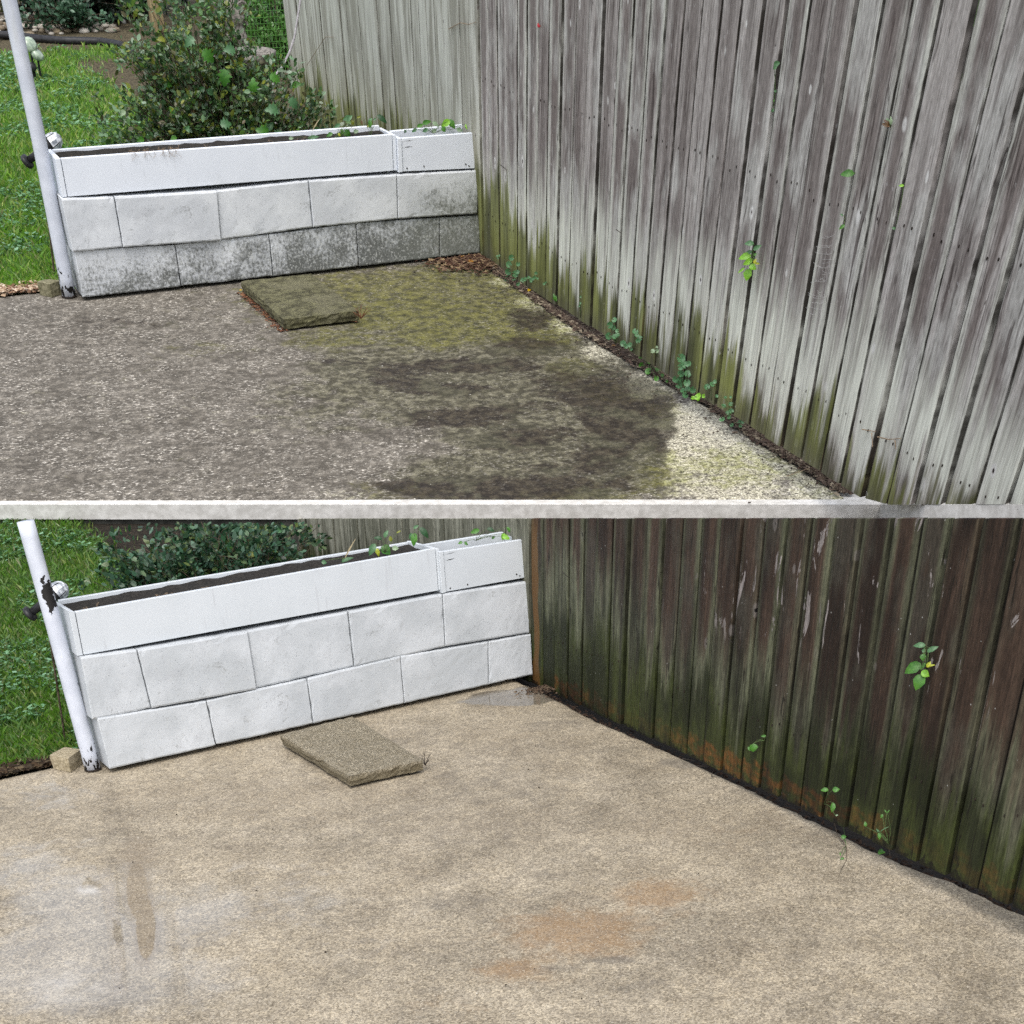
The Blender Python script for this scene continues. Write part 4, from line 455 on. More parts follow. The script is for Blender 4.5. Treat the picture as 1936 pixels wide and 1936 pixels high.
def paint(after, box):
    n = N(('clean' if after else 'grubby') + ('_white_painted_wood' if box else '_white_painted_block'))
    c = n.coord(); x, y, z = n.xyz(c)
    big = n.noise(c, 5, 5, .6); mid = n.noise(c, 22, 5, .62); fine = n.noise(c, 120, 4, .65); pit = n.voro(c, 95)
    col = n.mix(n.step(big, .35, .68), (.43, .455, .475), (.54, .565, .59)) if after else n.mix(n.step(big, .35, .68), (.53, .555, .585), (.66, .685, .71))
    if box: col = n.mix(.7, col, (.74, .785, .86) if not after else (.56, .595, .625))
    pits = n.mth('MULTIPLY', n.step(pit, .17, .09), n.mth('GREATER_THAN', n.noise(c, 30, 2), .50))
    smudge = n.step(n.noise(c, 9, 6, .7), .56, .72)
    col = n.mix(n.mth('MULTIPLY', smudge, .20 if box else .34), col, (.34, .35, .37))
    if not box: col = n.mix(n.mth('MULTIPLY', pits, .55), col, (.2, .2, .21))
    else:
        drip = n.step(n.noise(n.vm('MULTIPLY', c, (60, 60, 5)), 1, 3), .60, .74)
        col = n.mix(n.mth('MULTIPLY', drip, .25), col, (.35, .35, .36))
        nail = n.mth('MULTIPLY', n.step(n.voro(c, 14), .085, .06), n.mth('GREATER_THAN', n.noise(c, 9, 1), .62))
        col = n.mix(n.mth('MULTIPLY', nail, .7), col, (.22, .15, .10))
    if not after and not box:
        # black mildew: heavy at the foot and towards the fence
        m = n.mth('ADD', n.lin(z, .0, .20, 1.05, .55), n.lin(x, .0, 1.8, -.10, .36))
        m2 = n.mth('MULTIPLY', n.step(z, .42, .20), n.step(x, 1.25, 1.75))
        m = n.mth('MAXIMUM', n.mth('MULTIPLY', m, n.step(z, .215, .175)), n.mth('MULTIPLY', m2, 1.0))
        q = n.mth('ADD', n.mth('MULTIPLY', n.noise(c, 70, 5, .72), .7), n.mth('MULTIPLY', n.noise(c, 9, 4, .6), .55))
        q = n.mth('ADD', n.mth('MULTIPLY', q, .8), n.mth('MULTIPLY', n.noise(n.vm('MULTIPLY', c, (1, 1, .25)), 130, 4, .75), .24))
        f = n.step(n.mth('ADD', q, n.mth('MULTIPLY', m, .30)), .76, .98)
        col = n.mix(n.mth('MULTIPLY', n.mth('MULTIPLY', f, n.step(m, .08, .4)), .92), col, n.mix(fine, (.045, .048, .044), (.13, .137, .125)))
        fk = n.mth('MULTIPLY', n.step(n.noise(c, 105, 4, .7), .53, .62), n.step(m, .1, .4))
        col = n.mix(n.mth('MULTIPLY', fk, .75), col, (.5, .515, .50))
        col = n.mix(n.mth('MULTIPLY', m2, .35), col, (.26, .28, .22))
        col = n.mix(n.mth('MULTIPLY', n.step(n.noise(c, 140, 3, .7), .58, .68), n.mth('MULTIPLY', m, .45)), col, (.12, .12, .12))
    if after and not box:
        col = n.mix(n.mth('MULTIPLY', n.step(z, .03, .0), .3), col, (.25, .24, .2))
        col = n.mix(n.mth('MULTIPLY', n.step(n.noise(c, 40, 5, .7), .55, .68), .25), col, (.38, .39, .38))
    if not box:
        gs = n.mth('MULTIPLY', n.step(n.noise(c, 12, 6, .75, .3), .56, .66), n.step(fine, .42, .6))
        col = n.mix(n.mth('MULTIPLY', gs, .6), col, (.22, .225, .22))
        wr = n.noise(c, 65, 5, .75)
        col = n.mix(n.mth('MULTIPLY', n.step(wr, .58, .68), .28), col, (.26, .265, .26))
        col = n.mix(n.mth('MULTIPLY', n.step(fine, .60, .70), .3), col, (.30, .31, .32))
    h = n.mth('ADD', n.mth('MULTIPLY', fine, .4), n.mth('SUBTRACT', n.mth('MULTIPLY', mid, .2), n.mth('MULTIPLY', pits, 1.2)))
    return n.done(col, .62 if box else .78, n.bump(h, .12 if box else .45, .003), .35)

def simple(name, lo, hi, scale=40, rough=.85, bs=.4, detail=5, stretch=(1, 1, 1), spec=.3, **kw):
    n = N(name); c = n.vm('MULTIPLY', n.coord(), stretch)
    v = n.noise(c, scale, detail, .65)
    return n.done(n.mix(n.step(v, .32, .68), lo, hi), rough, n.bump(v, bs, .004), spec, **kw)

def postpaint(after):
    n = N('flaking_white_post_paint'); c = n.coord(); x, y, z = n.xyz(c)
    v = n.noise(c, 8, 5, .6)
    col = n.mix(n.step(v, .35, .7), (.50, .53, .60), (.62, .65, .72))
    col = n.mix(n.mth('MULTIPLY', n.step(n.noise(n.vm('MULTIPLY', c, (30, 30, 3)), 1, 4), .55, .72), .3), col, (.40, .40, .33))
    low = n.step(z, .13, .03)
    fl = n.noise(n.vm('MULTIPLY', c, (1, 1, .55)), 48, 4, .6)
    chips = n.mth('MULTIPLY', n.step(n.mth('ADD', fl, n.mth('MULTIPLY', low, .16)), .675, .685), n.step(z, .135, .11))
    if after:
        d = n.vm('SUBTRACT', c, (-.068, .04, .645)); d = n.vm('MULTIPLY', d, (30, 6, 12))
        ln_ = n.nd('ShaderNodeVectorMath', operation='LENGTH'); n.set(ln_.inputs[0], n.vm('ADD', d, n.vm('SCALE', n.vm('SUBTRACT', n.noise(c, 45, 3, .6, 0, 1), (.5, .5, .5)), 1.6)))
        chips = n.mth('MAXIMUM', chips, n.mth('LESS_THAN', ln_.outputs['Value'], .62))
        s2 = n.mth('MULTIPLY', n.step(n.voro(c, 17), .16, .13), n.mth('GREATER_THAN', n.noise(c, 12, 1), .58))
        chips = n.mth('MAXIMUM', chips, s2)
    col = n.mix(chips, col, (.012, .011, .011))
    return n.done(col, .45, n.bump(n.mth('SUBTRACT', v, n.mth('MULTIPLY', chips, .6)), .25, .003), .45)

LEAFC = dict(ivy=((.04, .14, .05), (.14, .30, .14)), mid=((.045, .13, .045), (.10, .23, .10)), green=((.03, .13, .015), (.09, .26, .03)),
             lime=((.16, .40, .02), (.30, .60, .06)), yellow=((.30, .38, .02), (.5, .5, .04)), pale=((.16, .26, .14), (.32, .42, .26)), dark=((.012, .05, .015), (.03, .10, .03)),
             olive=((.10, .13, .01), (.22, .24, .02)), brown=((.06, .03, .012), (.16, .09, .04)), rust=((.14, .05, .01), (.3, .12, .02)), red=((.4, .01, .02), (.6, .03, .05)),
             straw=((.28, .22, .11), (.42, .35, .2)), yellow2=((.55, .36, .01), (.8, .55, .03)), orange=((.3, .13, .015), (.55, .27, .05)), tan=((.32, .2, .08), (.5, .35, .17)))
MAT = {}
def leafmat(k):
    if 'leaf_' + k not in MAT:
        n = N('leaf_' + k); lo, hi = LEAFC[k]; c = n.coord()
        v = n.noise(c, 90, 3, .6)
        fac = n.mth('ADD', n.mth('MULTIPLY', n.step(v, .3, .7), .6), n.mth('MULTIPLY', n.info(), .4))
        MAT['leaf_' + k] = n.leaf(n.mix(fac, lo, hi), .3, .42, n.bump(v, .3, .002))
    return MAT['leaf_' + k]

def foliage_mat(name, cols, rough=.4):
    n = N(name)
    isl = n.nd('ShaderNodeNewGeometry').outputs['Random Per Island']
    col = n.ramp(isl, [(i / max(1, len(cols) - 1), c) for i, c in enumerate(cols)])
    return n.leaf(col, .28, rough)

wood_b, wood_a = wood(False), wood(True)
pat_b, pat_a = patio(False), patio(True)
blk_b, blk_a = paint(False, False), paint(True, False)
box_b, box_a = paint(False, True), paint(True, True)
post_b, post_a = postpaint(False), postpaint(True)
soil_m = simple('potting_soil', (.006, .005, .004), (.03, .026, .021), 90, .95, .9)
dirt_b = simple('dry_dirt', (.045, .034, .026), (.15, .12, .095), 60, .95, .9)
dirt_a = simple('wet_black_dirt', (.004, .003, .003), (.016, .012, .009), 50, .8, .8)
rail_m = simple('fence_rail_wood', (.04, .035, .03), (.10, .09, .075), 60)
stem_m = simple('green_stem', (.05, .10, .03), (.12, .16, .06), 60)
drystem_m = simple('dry_stem', (.16, .11, .07), (.36, .27, .18), 60)
bark_m = simple('dark_twig_bark', (.03, .022, .014), (.13, .095, .065), 60)
twig_m = simple('dark_twig', (.012, .010, .008), (.04, .03, .025), 60)
nail_m = simple('nail_rust', (.01, .008, .007), (.03, .02, .015), 90, .6)
black_m = simple('black_plastic', (.012, .012, .013), (.03, .03, .032), 40, .4, .1)
kerb_m = simple('pale_concrete_kerb', (.50, .485, .455), (.70, .685, .655), 34, .85, .35)
under_m = simple('terrace_fill', (.05, .045, .035), (.12, .10, .08), 12, .95, .4)
stone_m = simple('carved_stone', (.10, .09, .08), (.30, .28, .25), 45, .9, .8)
wirem = simple('green_coated_wire', (.05, .16, .03), (.10, .26, .05), 30, .5)
cane_m = simple('pale_bare_cane', (.30, .28, .30), (.52, .50, .52), 40, .7)
postw_m = simple('old_wood_post', (.16, .12, .06), (.34, .27, .15), 30, .85, .4, 4, (3, 3, .4))

def pavermat(after):
    n = N('clean_stepping_slab' if after else 'mossy_stepping_slab'); c = n.coord(); x, y, z = n.xyz(c)
    f = n.noise(c, 190, 4, .7); m = n.noise(c, 24, 5, .65)
    if after:
        col = n.mix(n.step(f, .35, .65), (.16, .135, .09), (.56, .49, .36))
        col = n.mix(n.mth('MULTIPLY', n.step(z, .045, .03), .6), col, (.13, .105, .055))
        col = n.mix(n.mth('MULTIPLY', n.step(m, .55, .4), .3), col, (.2, .16, .09))
    else:
        col = n.mix(n.step(m, .35, .65), (.060, .056, .030), (.165, .158, .085))
        col = n.mix(n.mth('MULTIPLY', n.step(n.noise(c, 7, 4), .5, .62), .6), col, (.17, .16, .10))
        col = n.mix(n.mth('MULTIPLY', n.step(n.noise(c, 80, 4, .7), .60, .7), .5), col, (.36, .34, .26))
        col = n.mix(1.0, col, n.ramp(f, [(.3, (.6, .6, .6)), (.5, (1, 1, 1)), (.7, (1.35, 1.35, 1.3))]), 'MULTIPLY')
    return n.done(col, .85, n.bump(n.mth('ADD', n.mth('MULTIPLY', f, 1.5), m), 1.0, .009), .3)
pav_b, pav_a = pavermat(False), pavermat(True)

def groundmat(after):
    n = N('lawn_soil_after' if after else 'lawn_soil_before'); c = n.coord(); bare = n.rgb(n.attr('stain'))[0]
    v = n.noise(c, 30, 5, .65); g = n.mix(n.step(v, .35, .65), (.025, .055, .012), (.06, .13, .02))
    d = n.mix(n.step(n.noise(c, 55, 5, .7), .35, .65), (.022, .018, .010), (.12, .10, .06))
    if after: d = n.mix(n.step(n.noise(c, 55, 5, .7), .35, .65), (.006, .005, .004), (.035, .027, .018))
    return n.done(n.mix(n.step(n.mth('ADD', bare, n.lin(n.noise(c, 9, 4), .3, .7, -.25, .25)), .35, .65), g, d), .95, n.bump(v, .8, .02), .2)
gr_b, gr_a = groundmat(False), groundmat(True)

# ------------------------------------------------------------------ patios
def interp(poly, t, key=1):
    pts = sorted(poly, key=lambda p: p[key]); o = 1 - key
    return np.interp(t, [p[key] for p in pts], [p[o] for p in pts])

def mark_field(P, X, Y):
    ch = {}
    for c, val, cx, cy, ax, ay, bx, by in P.d['slab_marks']:
        det = ax * by - ay * bx
        dx, dy = X - cx, Y - cy
        u = (dx * by - dy * bx) / det; v = (ax * dy - ay * dx) / det
        q = u * u + v * v; f = val * np.exp(-(q ** (1.0 if c in 'WKO' else 1.6)) * .9)
        ch[c] = np.maximum(ch.get(c, 0), f) + .15 * np.minimum(ch.get(c, 0), f)
    return ch

def build_patio(P, mat, name):
    after = P is A
    nu, nv = 260, 300
    ys0, ys1 = (-3.9, .2) if after else (None, .2)
    kx = [k[0] for k in DATA['kerb'][0][:9]]; ky = [k[1] for k in DATA['kerb'][0][:9]]
    xl = -2.6 if after else -1.9
    U = np.linspace(0, 1, nu); V = np.linspace(0, 1, nv)
    er = P.d['edge_right']
    pts = np.zeros((nv, nu, 3))
    for j, v in enumerate(V):
        if after:
            y = ys0 + (ys1 - ys0) * v
            xr = float(interp(er, y)) + .010 * mnoise.noise((0, y * 14, 3)) + .006 * mnoise.noise((0, y * 45, 9))
            xs = xl + (xr - xl) * U
            pts[j, :, 0] = xs; pts[j, :, 1] = y
        else:
            xr0 = kx[8] - .005
            # y along the kerb line for each x
            xe_top = 1.79
            xs_bot = xl + (xr0 - xl) * U
            yb = np.interp(xs_bot, kx, ky) if True else 0
            sl = (ky[8] - ky[0]) / (kx[8] - kx[0]); yb = ky[0] + sl * (xs_bot - kx[0])
            y = yb + (ys1 - yb) * v
            xr = np.array([float(interp(er, t)) for t in [y[-1]]])[0] + .012 * mnoise.noise((0, y[-1] * 14, 3))
            xs = xl + (xr - xl) * U
            yb = ky[0] + sl * (xs - kx[0])
            pts[j, :, 0] = xs; pts[j, :, 1] = yb + (ys1 - yb) * v
    X, Y = pts[..., 0], pts[..., 1]
    Z = np.array([[.0035 * mnoise.noise((a * 2.2, b * 2.2, 1)) for a, b in zip(r1, r2)] for r1, r2 in zip(X[::5], Y[::5])])
    Z = np.repeat(Z, 5, axis=0)[:nv]
    pts[..., 2] = Z * (.6 if after else 1.0) - .002
    if not after: pts[:6, :, 2] = -.0045
    # worn rounded edge towards the fence
    pts[:, -1, 2] -= .012; pts[:, -2, 2] -= .004
    verts = pts.reshape(-1, 3)
    idx = np.arange(nu * nv).reshape(nv, nu)
    q = np.stack([idx[:-1, :-1], idx[:-1, 1:], idx[1:, 1:], idx[1:, :-1]], -1).reshape(-1, 4)
    faces = [tuple(map(int, f)) for f in q]
    verts = list(map(tuple, verts))
    # skirts
    def skirt(line, flip):
        k = len(verts)
        for i in line:
            vx = verts[i]; verts.append((vx[0], vx[1], -.09 if after else -.03))
        for i in range(len(line) - 1):
            f = (int(line[i]), int(line[i + 1]), k + i + 1, k + i)
            faces.append(f[::-1] if flip else f)
    skirt(idx[:, -1], True); skirt(idx[-1, :], False); skirt(idx[:, 0], False)
    me = mesh_from(name, verts, faces, mat, True)
    VX = np.array([v[:2] for v in verts]); ch = mark_field(P, VX[:, 0], VX[:, 1])
    zero = np.zeros(len(verts))
    def put(nm, a, b, c):
        at = me.color_attributes.new(nm, 'FLOAT_COLOR', 'POINT')
        arr = np.stack([a, b, c, np.ones(len(verts))], -1).astype(np.float32).ravel(); at.data.foreach_set('color', arr)
    if after:
        put('stain', ch.get('O', zero), ch.get('D', zero), ch.get('P', zero)); put('slab_mask2', ch.get('W', zero), ch.get('K', zero), ch.get('Q', zero))
    else:
        put('stain', ch['G'], ch['D'], ch['P']); put('slab_mask2', ch['T'], zero, zero)
    o = top(name, me, P)
    return props(o, kind='structure')
build_patio(B, pat_b, 'patio_slab')
build_patio(A, pat_a, 'patio_slab')

# ------------------------------------------------------------------ ground, lawns and terrace
KT, KB = DATA['kerb']
def bank_height(x, y):
    """height of the lower lawn: flat, then a grassy bank up to the terrace kerb"""
    k = DATA['kerbL']; p0, p1 = np.array(k[0]), np.array(k[6])
    d = (p1 - p0)[:2]; L = np.linalg.norm(d); d = d / L
    rx, ry = x - p0[0], y - p0[1]
    along = rx * d[0] + ry * d[1]; dist = -(rx * (-d[1]) + ry * d[0])       # + towards the camera
    zk = p0[2] + (p1[2] - p0[2]) * np.clip(along / L, -1.5, 1)
    t = np.clip(1 - dist / 1.7, 0, 1); t = t * t * (3 - 2 * t)
    f = np.clip((2.1 - x) / .5, 0, 1); f = f * f * (3 - 2 * f)
    return (zk - .02) * t * f

def ground_sheet(P, name, mat, x0, x1, y0, y1, n, m, zf, bare):
    xs = np.linspace(x0, x1, n); ys = np.linspace(y0, y1, m)
    X, Y = np.meshgrid(xs, ys); Zv = zf(X, Y)
    verts = np.stack([X, Y, Zv], -1).reshape(-1, 3); idx = np.arange(n * m).reshape(m, n)
    q = np.stack([idx[:-1, :-1], idx[:-1, 1:], idx[1:, 1:], idx[1:, :-1]], -1).reshape(-1, 4)
    me = mesh_from(name, verts, [tuple(map(int, f)) for f in q], mat, True)
    bv = bare(X, Y).ravel(); at = me.color_attributes.new('stain', 'FLOAT_COLOR', 'POINT')
    at.data.foreach_set('color', np.stack([bv, bv, bv, np.ones_like(bv)], -1).astype(np.float32).ravel())
    return props(top(name, me, P), kind='structure')

def sm(a, b, v): t = np.clip((v - a) / (b - a), 0, 1); return t * t * (3 - 2 * t)
def bare_b(X, Y):
    v = np.maximum(sm(.30, .22, Y), sm(1.30, 1.6, X + .05 * (Y - 1.2)) * sm(6.9, 6.0, Y))
    v = np.maximum(v, sm(6.75, 7.1, Y)); v = np.maximum(v, .8 * np.exp(-(((X - .55) / .35) ** 2 + ((Y - 1.0) / .18) ** 2)))
    return np.maximum(v, .5 * np.exp(-(((X - 1.4) / .4) ** 2 + ((Y - 6.6) / .15) ** 2)))
def bare_a(X, Y):
    v = np.maximum(sm(.34, .22, Y), sm(.95, 1.25, X)); return np.maximum(v, .7 * np.exp(-(((X - .55) / .3) ** 2 + ((Y - 1.0) / .2) ** 2)))
ground_sheet(B, 'lawn_ground', gr_b, -7, 3.5, .19, 14, 120, 150, lambda X, Y: -.012 + .012 * np.sin(X * 3.1) * np.sin(Y * 2.3) * sm(.4, 1.5, Y), bare_b)
ground_sheet(A, 'lawn_ground', gr_a, -6, 2.6, .19, 7.2, 120, 130, lambda X, Y: -.012 + bank_height(X, Y), bare_a)

def strip(P, name, mat, z, x0=1.45, x1=2.6, y0=-3.9, y1=.2):
    mb = MB(); n = 40
    for i in range(n):
        a, b = y0 + (y1 - y0) * i / n, y0 + (y1 - y0) * (i + 1) / n
        mb.add([(x0, a, z), (x1, a, z), (x1, b, z), (x0, b, z)], [(0, 1, 2, 3)])
    return props(top(name, mb.mesh(name, mat), P), kind='structure')
strip(B, 'dirt_strip', dirt_b, -.010, y0=-2.93)
strip(A, 'dirt_strip', dirt_a, -.045)

# terrace body of the upper garden: kerb with a face, and the fill behind and below it
def build_kerb():
    mb = MB(); th = .14
    C = B.C
    T = [np.array(p) for p in KT]; Bo = [np.array(p) for p in KB]
    def back(p): d = p - C; d = d / np.linalg.norm(d); d2 = np.array([d[0], d[1], 0]); return p + d2 / np.linalg.norm(d2) * th
    for i in range(len(T) - 1):
        a, b, c, d = Bo[i], Bo[i + 1], back(Bo[i + 1]), back(Bo[i])
        a2, b2, c2, d2 = T[i], T[i + 1], back(T[i + 1]) - [0, 0, .012], back(T[i]) - [0, 0, .012]
        mb.box8([a, b, c, d, a2, b2, c2, d2])
    # weld
    me = mb.mesh('terrace_kerb', kerb_m)
    bm = bmesh.new(); bm.from_mesh(me); bmesh.ops.remove_doubles(bm, verts=bm.verts, dist=.0005); bm.to_mesh(me); bm.free()
    k = props(top('terrace_kerb', me, B), kind='structure')
    # plain retaining wall that carries the kerb, mostly hidden by the lower fence, shrub and bank
    mw = MB(); inn = lambda p, t: p + (back(p) - p) / th * t
    for i in range(len(T) - 1):
        lo = np.array([0, 0, 1.15])
        a, b, c, d = [inn(p, t) for p, t in ((Bo[i], .012), (Bo[i + 1], .012), (Bo[i + 1], .11), (Bo[i], .11))]
        mw.box8([a - lo, b - lo, c - lo, d - lo, a - [0, 0, .002], b - [0, 0, .002], c - [0, 0, .002], d - [0, 0, .002]])
    part('retaining_wall', mw.mesh('retaining_wall', wallm), k)
    return k
wallm = simple('grey_retaining_concrete', (.03, .03, .025), (.09, .088, .075), 20, .9, .4)
build_kerb()

# lowest ground under everything (lower garden continues to the sides)
mb = MB(); mb.add([(-30, -25, -.11), (30, -25, -.11), (30, 40, -.11), (-30, 40, -.11)], [(0, 1, 2, 3)])
props(top('ground', mb.mesh('ground', under_m), A), kind='structure')
mb = MB(); mb.add([(-30, .15, -.030), (30, .15, -.030), (30, 45, -.030), (-30, 45, -.030)], [(0, 1, 2, 3)])
mb.add([(1.62, -2.93, -.028), (3.2, -2.93, -.028), (3.2, .148, -.028), (1.62, .148, -.028)], [(0, 1, 2, 3)])
props(top('upper_ground', mb.mesh('upper_ground', gr_b), B), kind='structure')

# ------------------------------------------------------------------ fences
def cut_t(P, a, plane, row_sign=1):
    n = np.array(plane); base = P.fence(a, 0) - P.C
    return float(-(n @ base) / (n @ P.ln))

def build_fence(P, mat, tmax, label):
    seams = list(P.d['seams']); after = P is A
    pre = []; s = seams[0]; r = random.Random(11)
    nb = 30
    while s > -3.5:
        s -= r.uniform(.108, .124); pre.append(s)
    post = []; s = seams[-1]
    end = 4.5 if not after else 3.75
    while s < end: s += r.uniform(.11, .122); post.append(s)
    allS = pre[::-1] + seams + post
    f = thing('board_fence', P, tuple(P.fence(0, 0)), label, 'fence')
    nails = MB(); r = random.Random(5)
    for i in range(len(allS) - 1):
        a, b = allS[i], allS[i + 1]
        if i > 0 and b - a < .03: continue
        mid = (a + b) / 2
        gap = (r.uniform(.006, .010) + (.003 * min(1, max(0, mid - 1))) + (.003 if r.random() < .3 else 0)) if mid > .0 else r.uniform(.003, .0055)
        off = r.uniform(-.005, .005) if mid > 0 else r.uniform(-.004, .004)
        w = b - a - gap; th = .018
        t0 = -.014
        if after:
            tl, tr = [cut_t(P, q, DATA['cutL']) for q in (a + gap / 2, b - gap / 2)]
            tl, tr = min(tl, tmax), min(tr, tmax)
        else:
            tl = tr = tmax
        bl = br = t0
        if not after:   # the terrace fence ends on top of the kerb
            cl, cr = [cut_t(P, q, DATA['cutU']) for q in (a + gap / 2, b - gap / 2)]
            bl, br = max(t0, cl + .001), max(t0, cr + .001)
        if tl - bl < .03 and tr - br < .03: continue
        # local frame: x along fence, y into the fence (away from camera), z up the board
        nz = 7; mb = MB(); nx = 4
        wob = [r.uniform(-.0007, .0007) for _ in range(nz + 1)]; cup = r.uniform(-.0012, .0018)
        def pt(u, v, back):
            lo = bl + (br - bl) * u; hi = tl + (tr - tl) * u
            t = lo + (hi - lo) * v; k = v * nz; e = wob[int(round(k))]
            x = u * w + (e if u in (0, 1) else 0)
            y = (th if back else (cup * math.sin(math.pi * u) * -1)) + off
            if not back and u in (0, 1): y += .0018
            return (x, y, t)
        us = [0, .06, .5, .94, 1]
        front = [[pt(u, v / nz, False) for u in us] for v in range(nz + 1)]
        k0 = 0; vs_ = []; fs = []
        for row in front: vs_ += row
        nu_ = len(us)
        for j in range(nz):
            for q in range(nu_ - 1): fs.append((j * nu_ + q, j * nu_ + q + 1, (j + 1) * nu_ + q + 1, (j + 1) * nu_ + q))
        kb = len(vs_)
        for j in range(nz + 1): vs_ += [pt(0, j / nz, True), pt(1, j / nz, True)]
        for j in range(nz):
            fs.append((kb + 2 * j + 1, kb + 2 * j, kb + 2 * j + 2, kb + 2 * j + 3))
            fs.append((kb + 2 * j, j * nu_, (j + 1) * nu_, kb + 2 * j + 2))
            fs.append((j * nu_ + nu_ - 1, kb + 2 * j + 1, kb + 2 * j + 3, (j + 1) * nu_ + nu_ - 1))
        fs.append(tuple([nz * nu_ + q for q in range(nu_)] + [kb + 2 * nz + 1, kb + 2 * nz]))
        fs.append(tuple([q for q in range(nu_)][::-1] + [kb, kb + 1]))
        # express local points in place coordinates relative to the board base, sheared axes kept in the mesh
        base = P.fence(a + gap / 2, 0)
        me = bpy.data.meshes.new('board')
        dv, ln, nn = P.dv, P.ln, P.n
        # orthonormal board frame for texture space
        zax = ln / np.linalg.norm(ln); yax = -nn; xax = np.cross(yax, zax)
        R = Matrix([list(xax), list(yax), list(zax)]).transposed()
        Ri = R.inverted()
        pv = []
        for (x, y, t) in vs_:
            d = dv * x + ln * t - nn * y
            pv.append(tuple(Ri @ Vector(d)))
        me.from_pydata(pv, [], fs); me.materials.append(mat); me.update()
        o = part('board', me, f, base); o.rotation_euler = R.to_euler()
        o['width'] = float(w); o['along'] = float(mid); o['back'] = 1.0 if mid < 0 else 0.0
        if after: o['smear'] = 1.0 if -.02 < mid < .12 else 0.0
        o['rust'] = float(min(1, max(.1, .75 + .5 * math.sin(mid * 4.0 + 1.0) + r.uniform(-.2, .2)))) if mid > .25 else .15
        if after: o['algae'] = .30 + .05 * math.sin(mid * 3) - .05 * max(0, mid - 1.5) + r.uniform(-.05, .05)
        else: o['algae'] = max(.05, .30 - .045 * max(0, mid) + r.uniform(-.07, .07)) + (.12 if mid < .5 else 0)
        # nail pairs: a line low on the boards, one high
        for hgt in ((.19, .72) if not after else (.22,)):
            if mid < 0.05: continue
            for fx in (.32, .68):
                p = P.fence(a + gap / 2 + w * (fx + r.uniform(-.05, .05)), hgt + r.uniform(-.012, .012), -off + .0016)
                q = P.fence(a + gap / 2 + w * (fx + .0), hgt, -off + .0016)
                s1 = P.dv * .0022; s2 = P.ln * .0045
                ring = [p + s1 * math.cos(t) + s2 * math.sin(t) for t in [k * math.pi / 3 for k in range(6)]]
                ring2 = [v - P.n * .004 for v in ring]
                nails.add([*ring, *ring2], [(0, 1, 2, 3, 4, 5)] + [(k, (k + 1) % 6, 6 + (k + 1) % 6, 6 + k) for k in range(6)])
    props(part('nails', nails.mesh('nails', nail_m), f), kind='stuff')
    # two rails behind
    for t in ((.2, 1.1) if not after else (.2,)):
        a0, a1 = allS[0] + .02, allS[-1] - .05
        for k in range(6):
            s0 = a0 + (a1 - a0) * k / 6 + .002; s1 = a0 + (a1 - a0) * (k + 1) / 6 - .002
            if after:
                lim = [cut_t(P, q, DATA['cutL']) for q in (s0, s1)]
                if min(lim) < t + .08: continue
            else:
                lim = [cut_t(P, q, DATA['cutU']) for q in (s0, s1)]
                if max(lim) > t - .06: continue
            mb = MB()
            q = lambda s_, t_, d_: tuple(P.fence(s_, t_, d_))
            mb.box8([q(s0, t - .04, -.03), q(s1, t - .04, -.03), q(s1, t - .04, -.07), q(s0, t - .04, -.07), q(s0, t + .04, -.03), q(s1, t + .04, -.03), q(s1, t + .04, -.07), q(s0, t + .04, -.07)])
            part('rail', mb.mesh('rail', rail_m), f)
    return f
build_fence(B, wood_b, 1.72, 'tall grey weathered board fence with green algae at its foot, before washing')
build_fence(A, wood_a, 1.6, 'dark wet brown and green board fence beside the cleaned concrete')

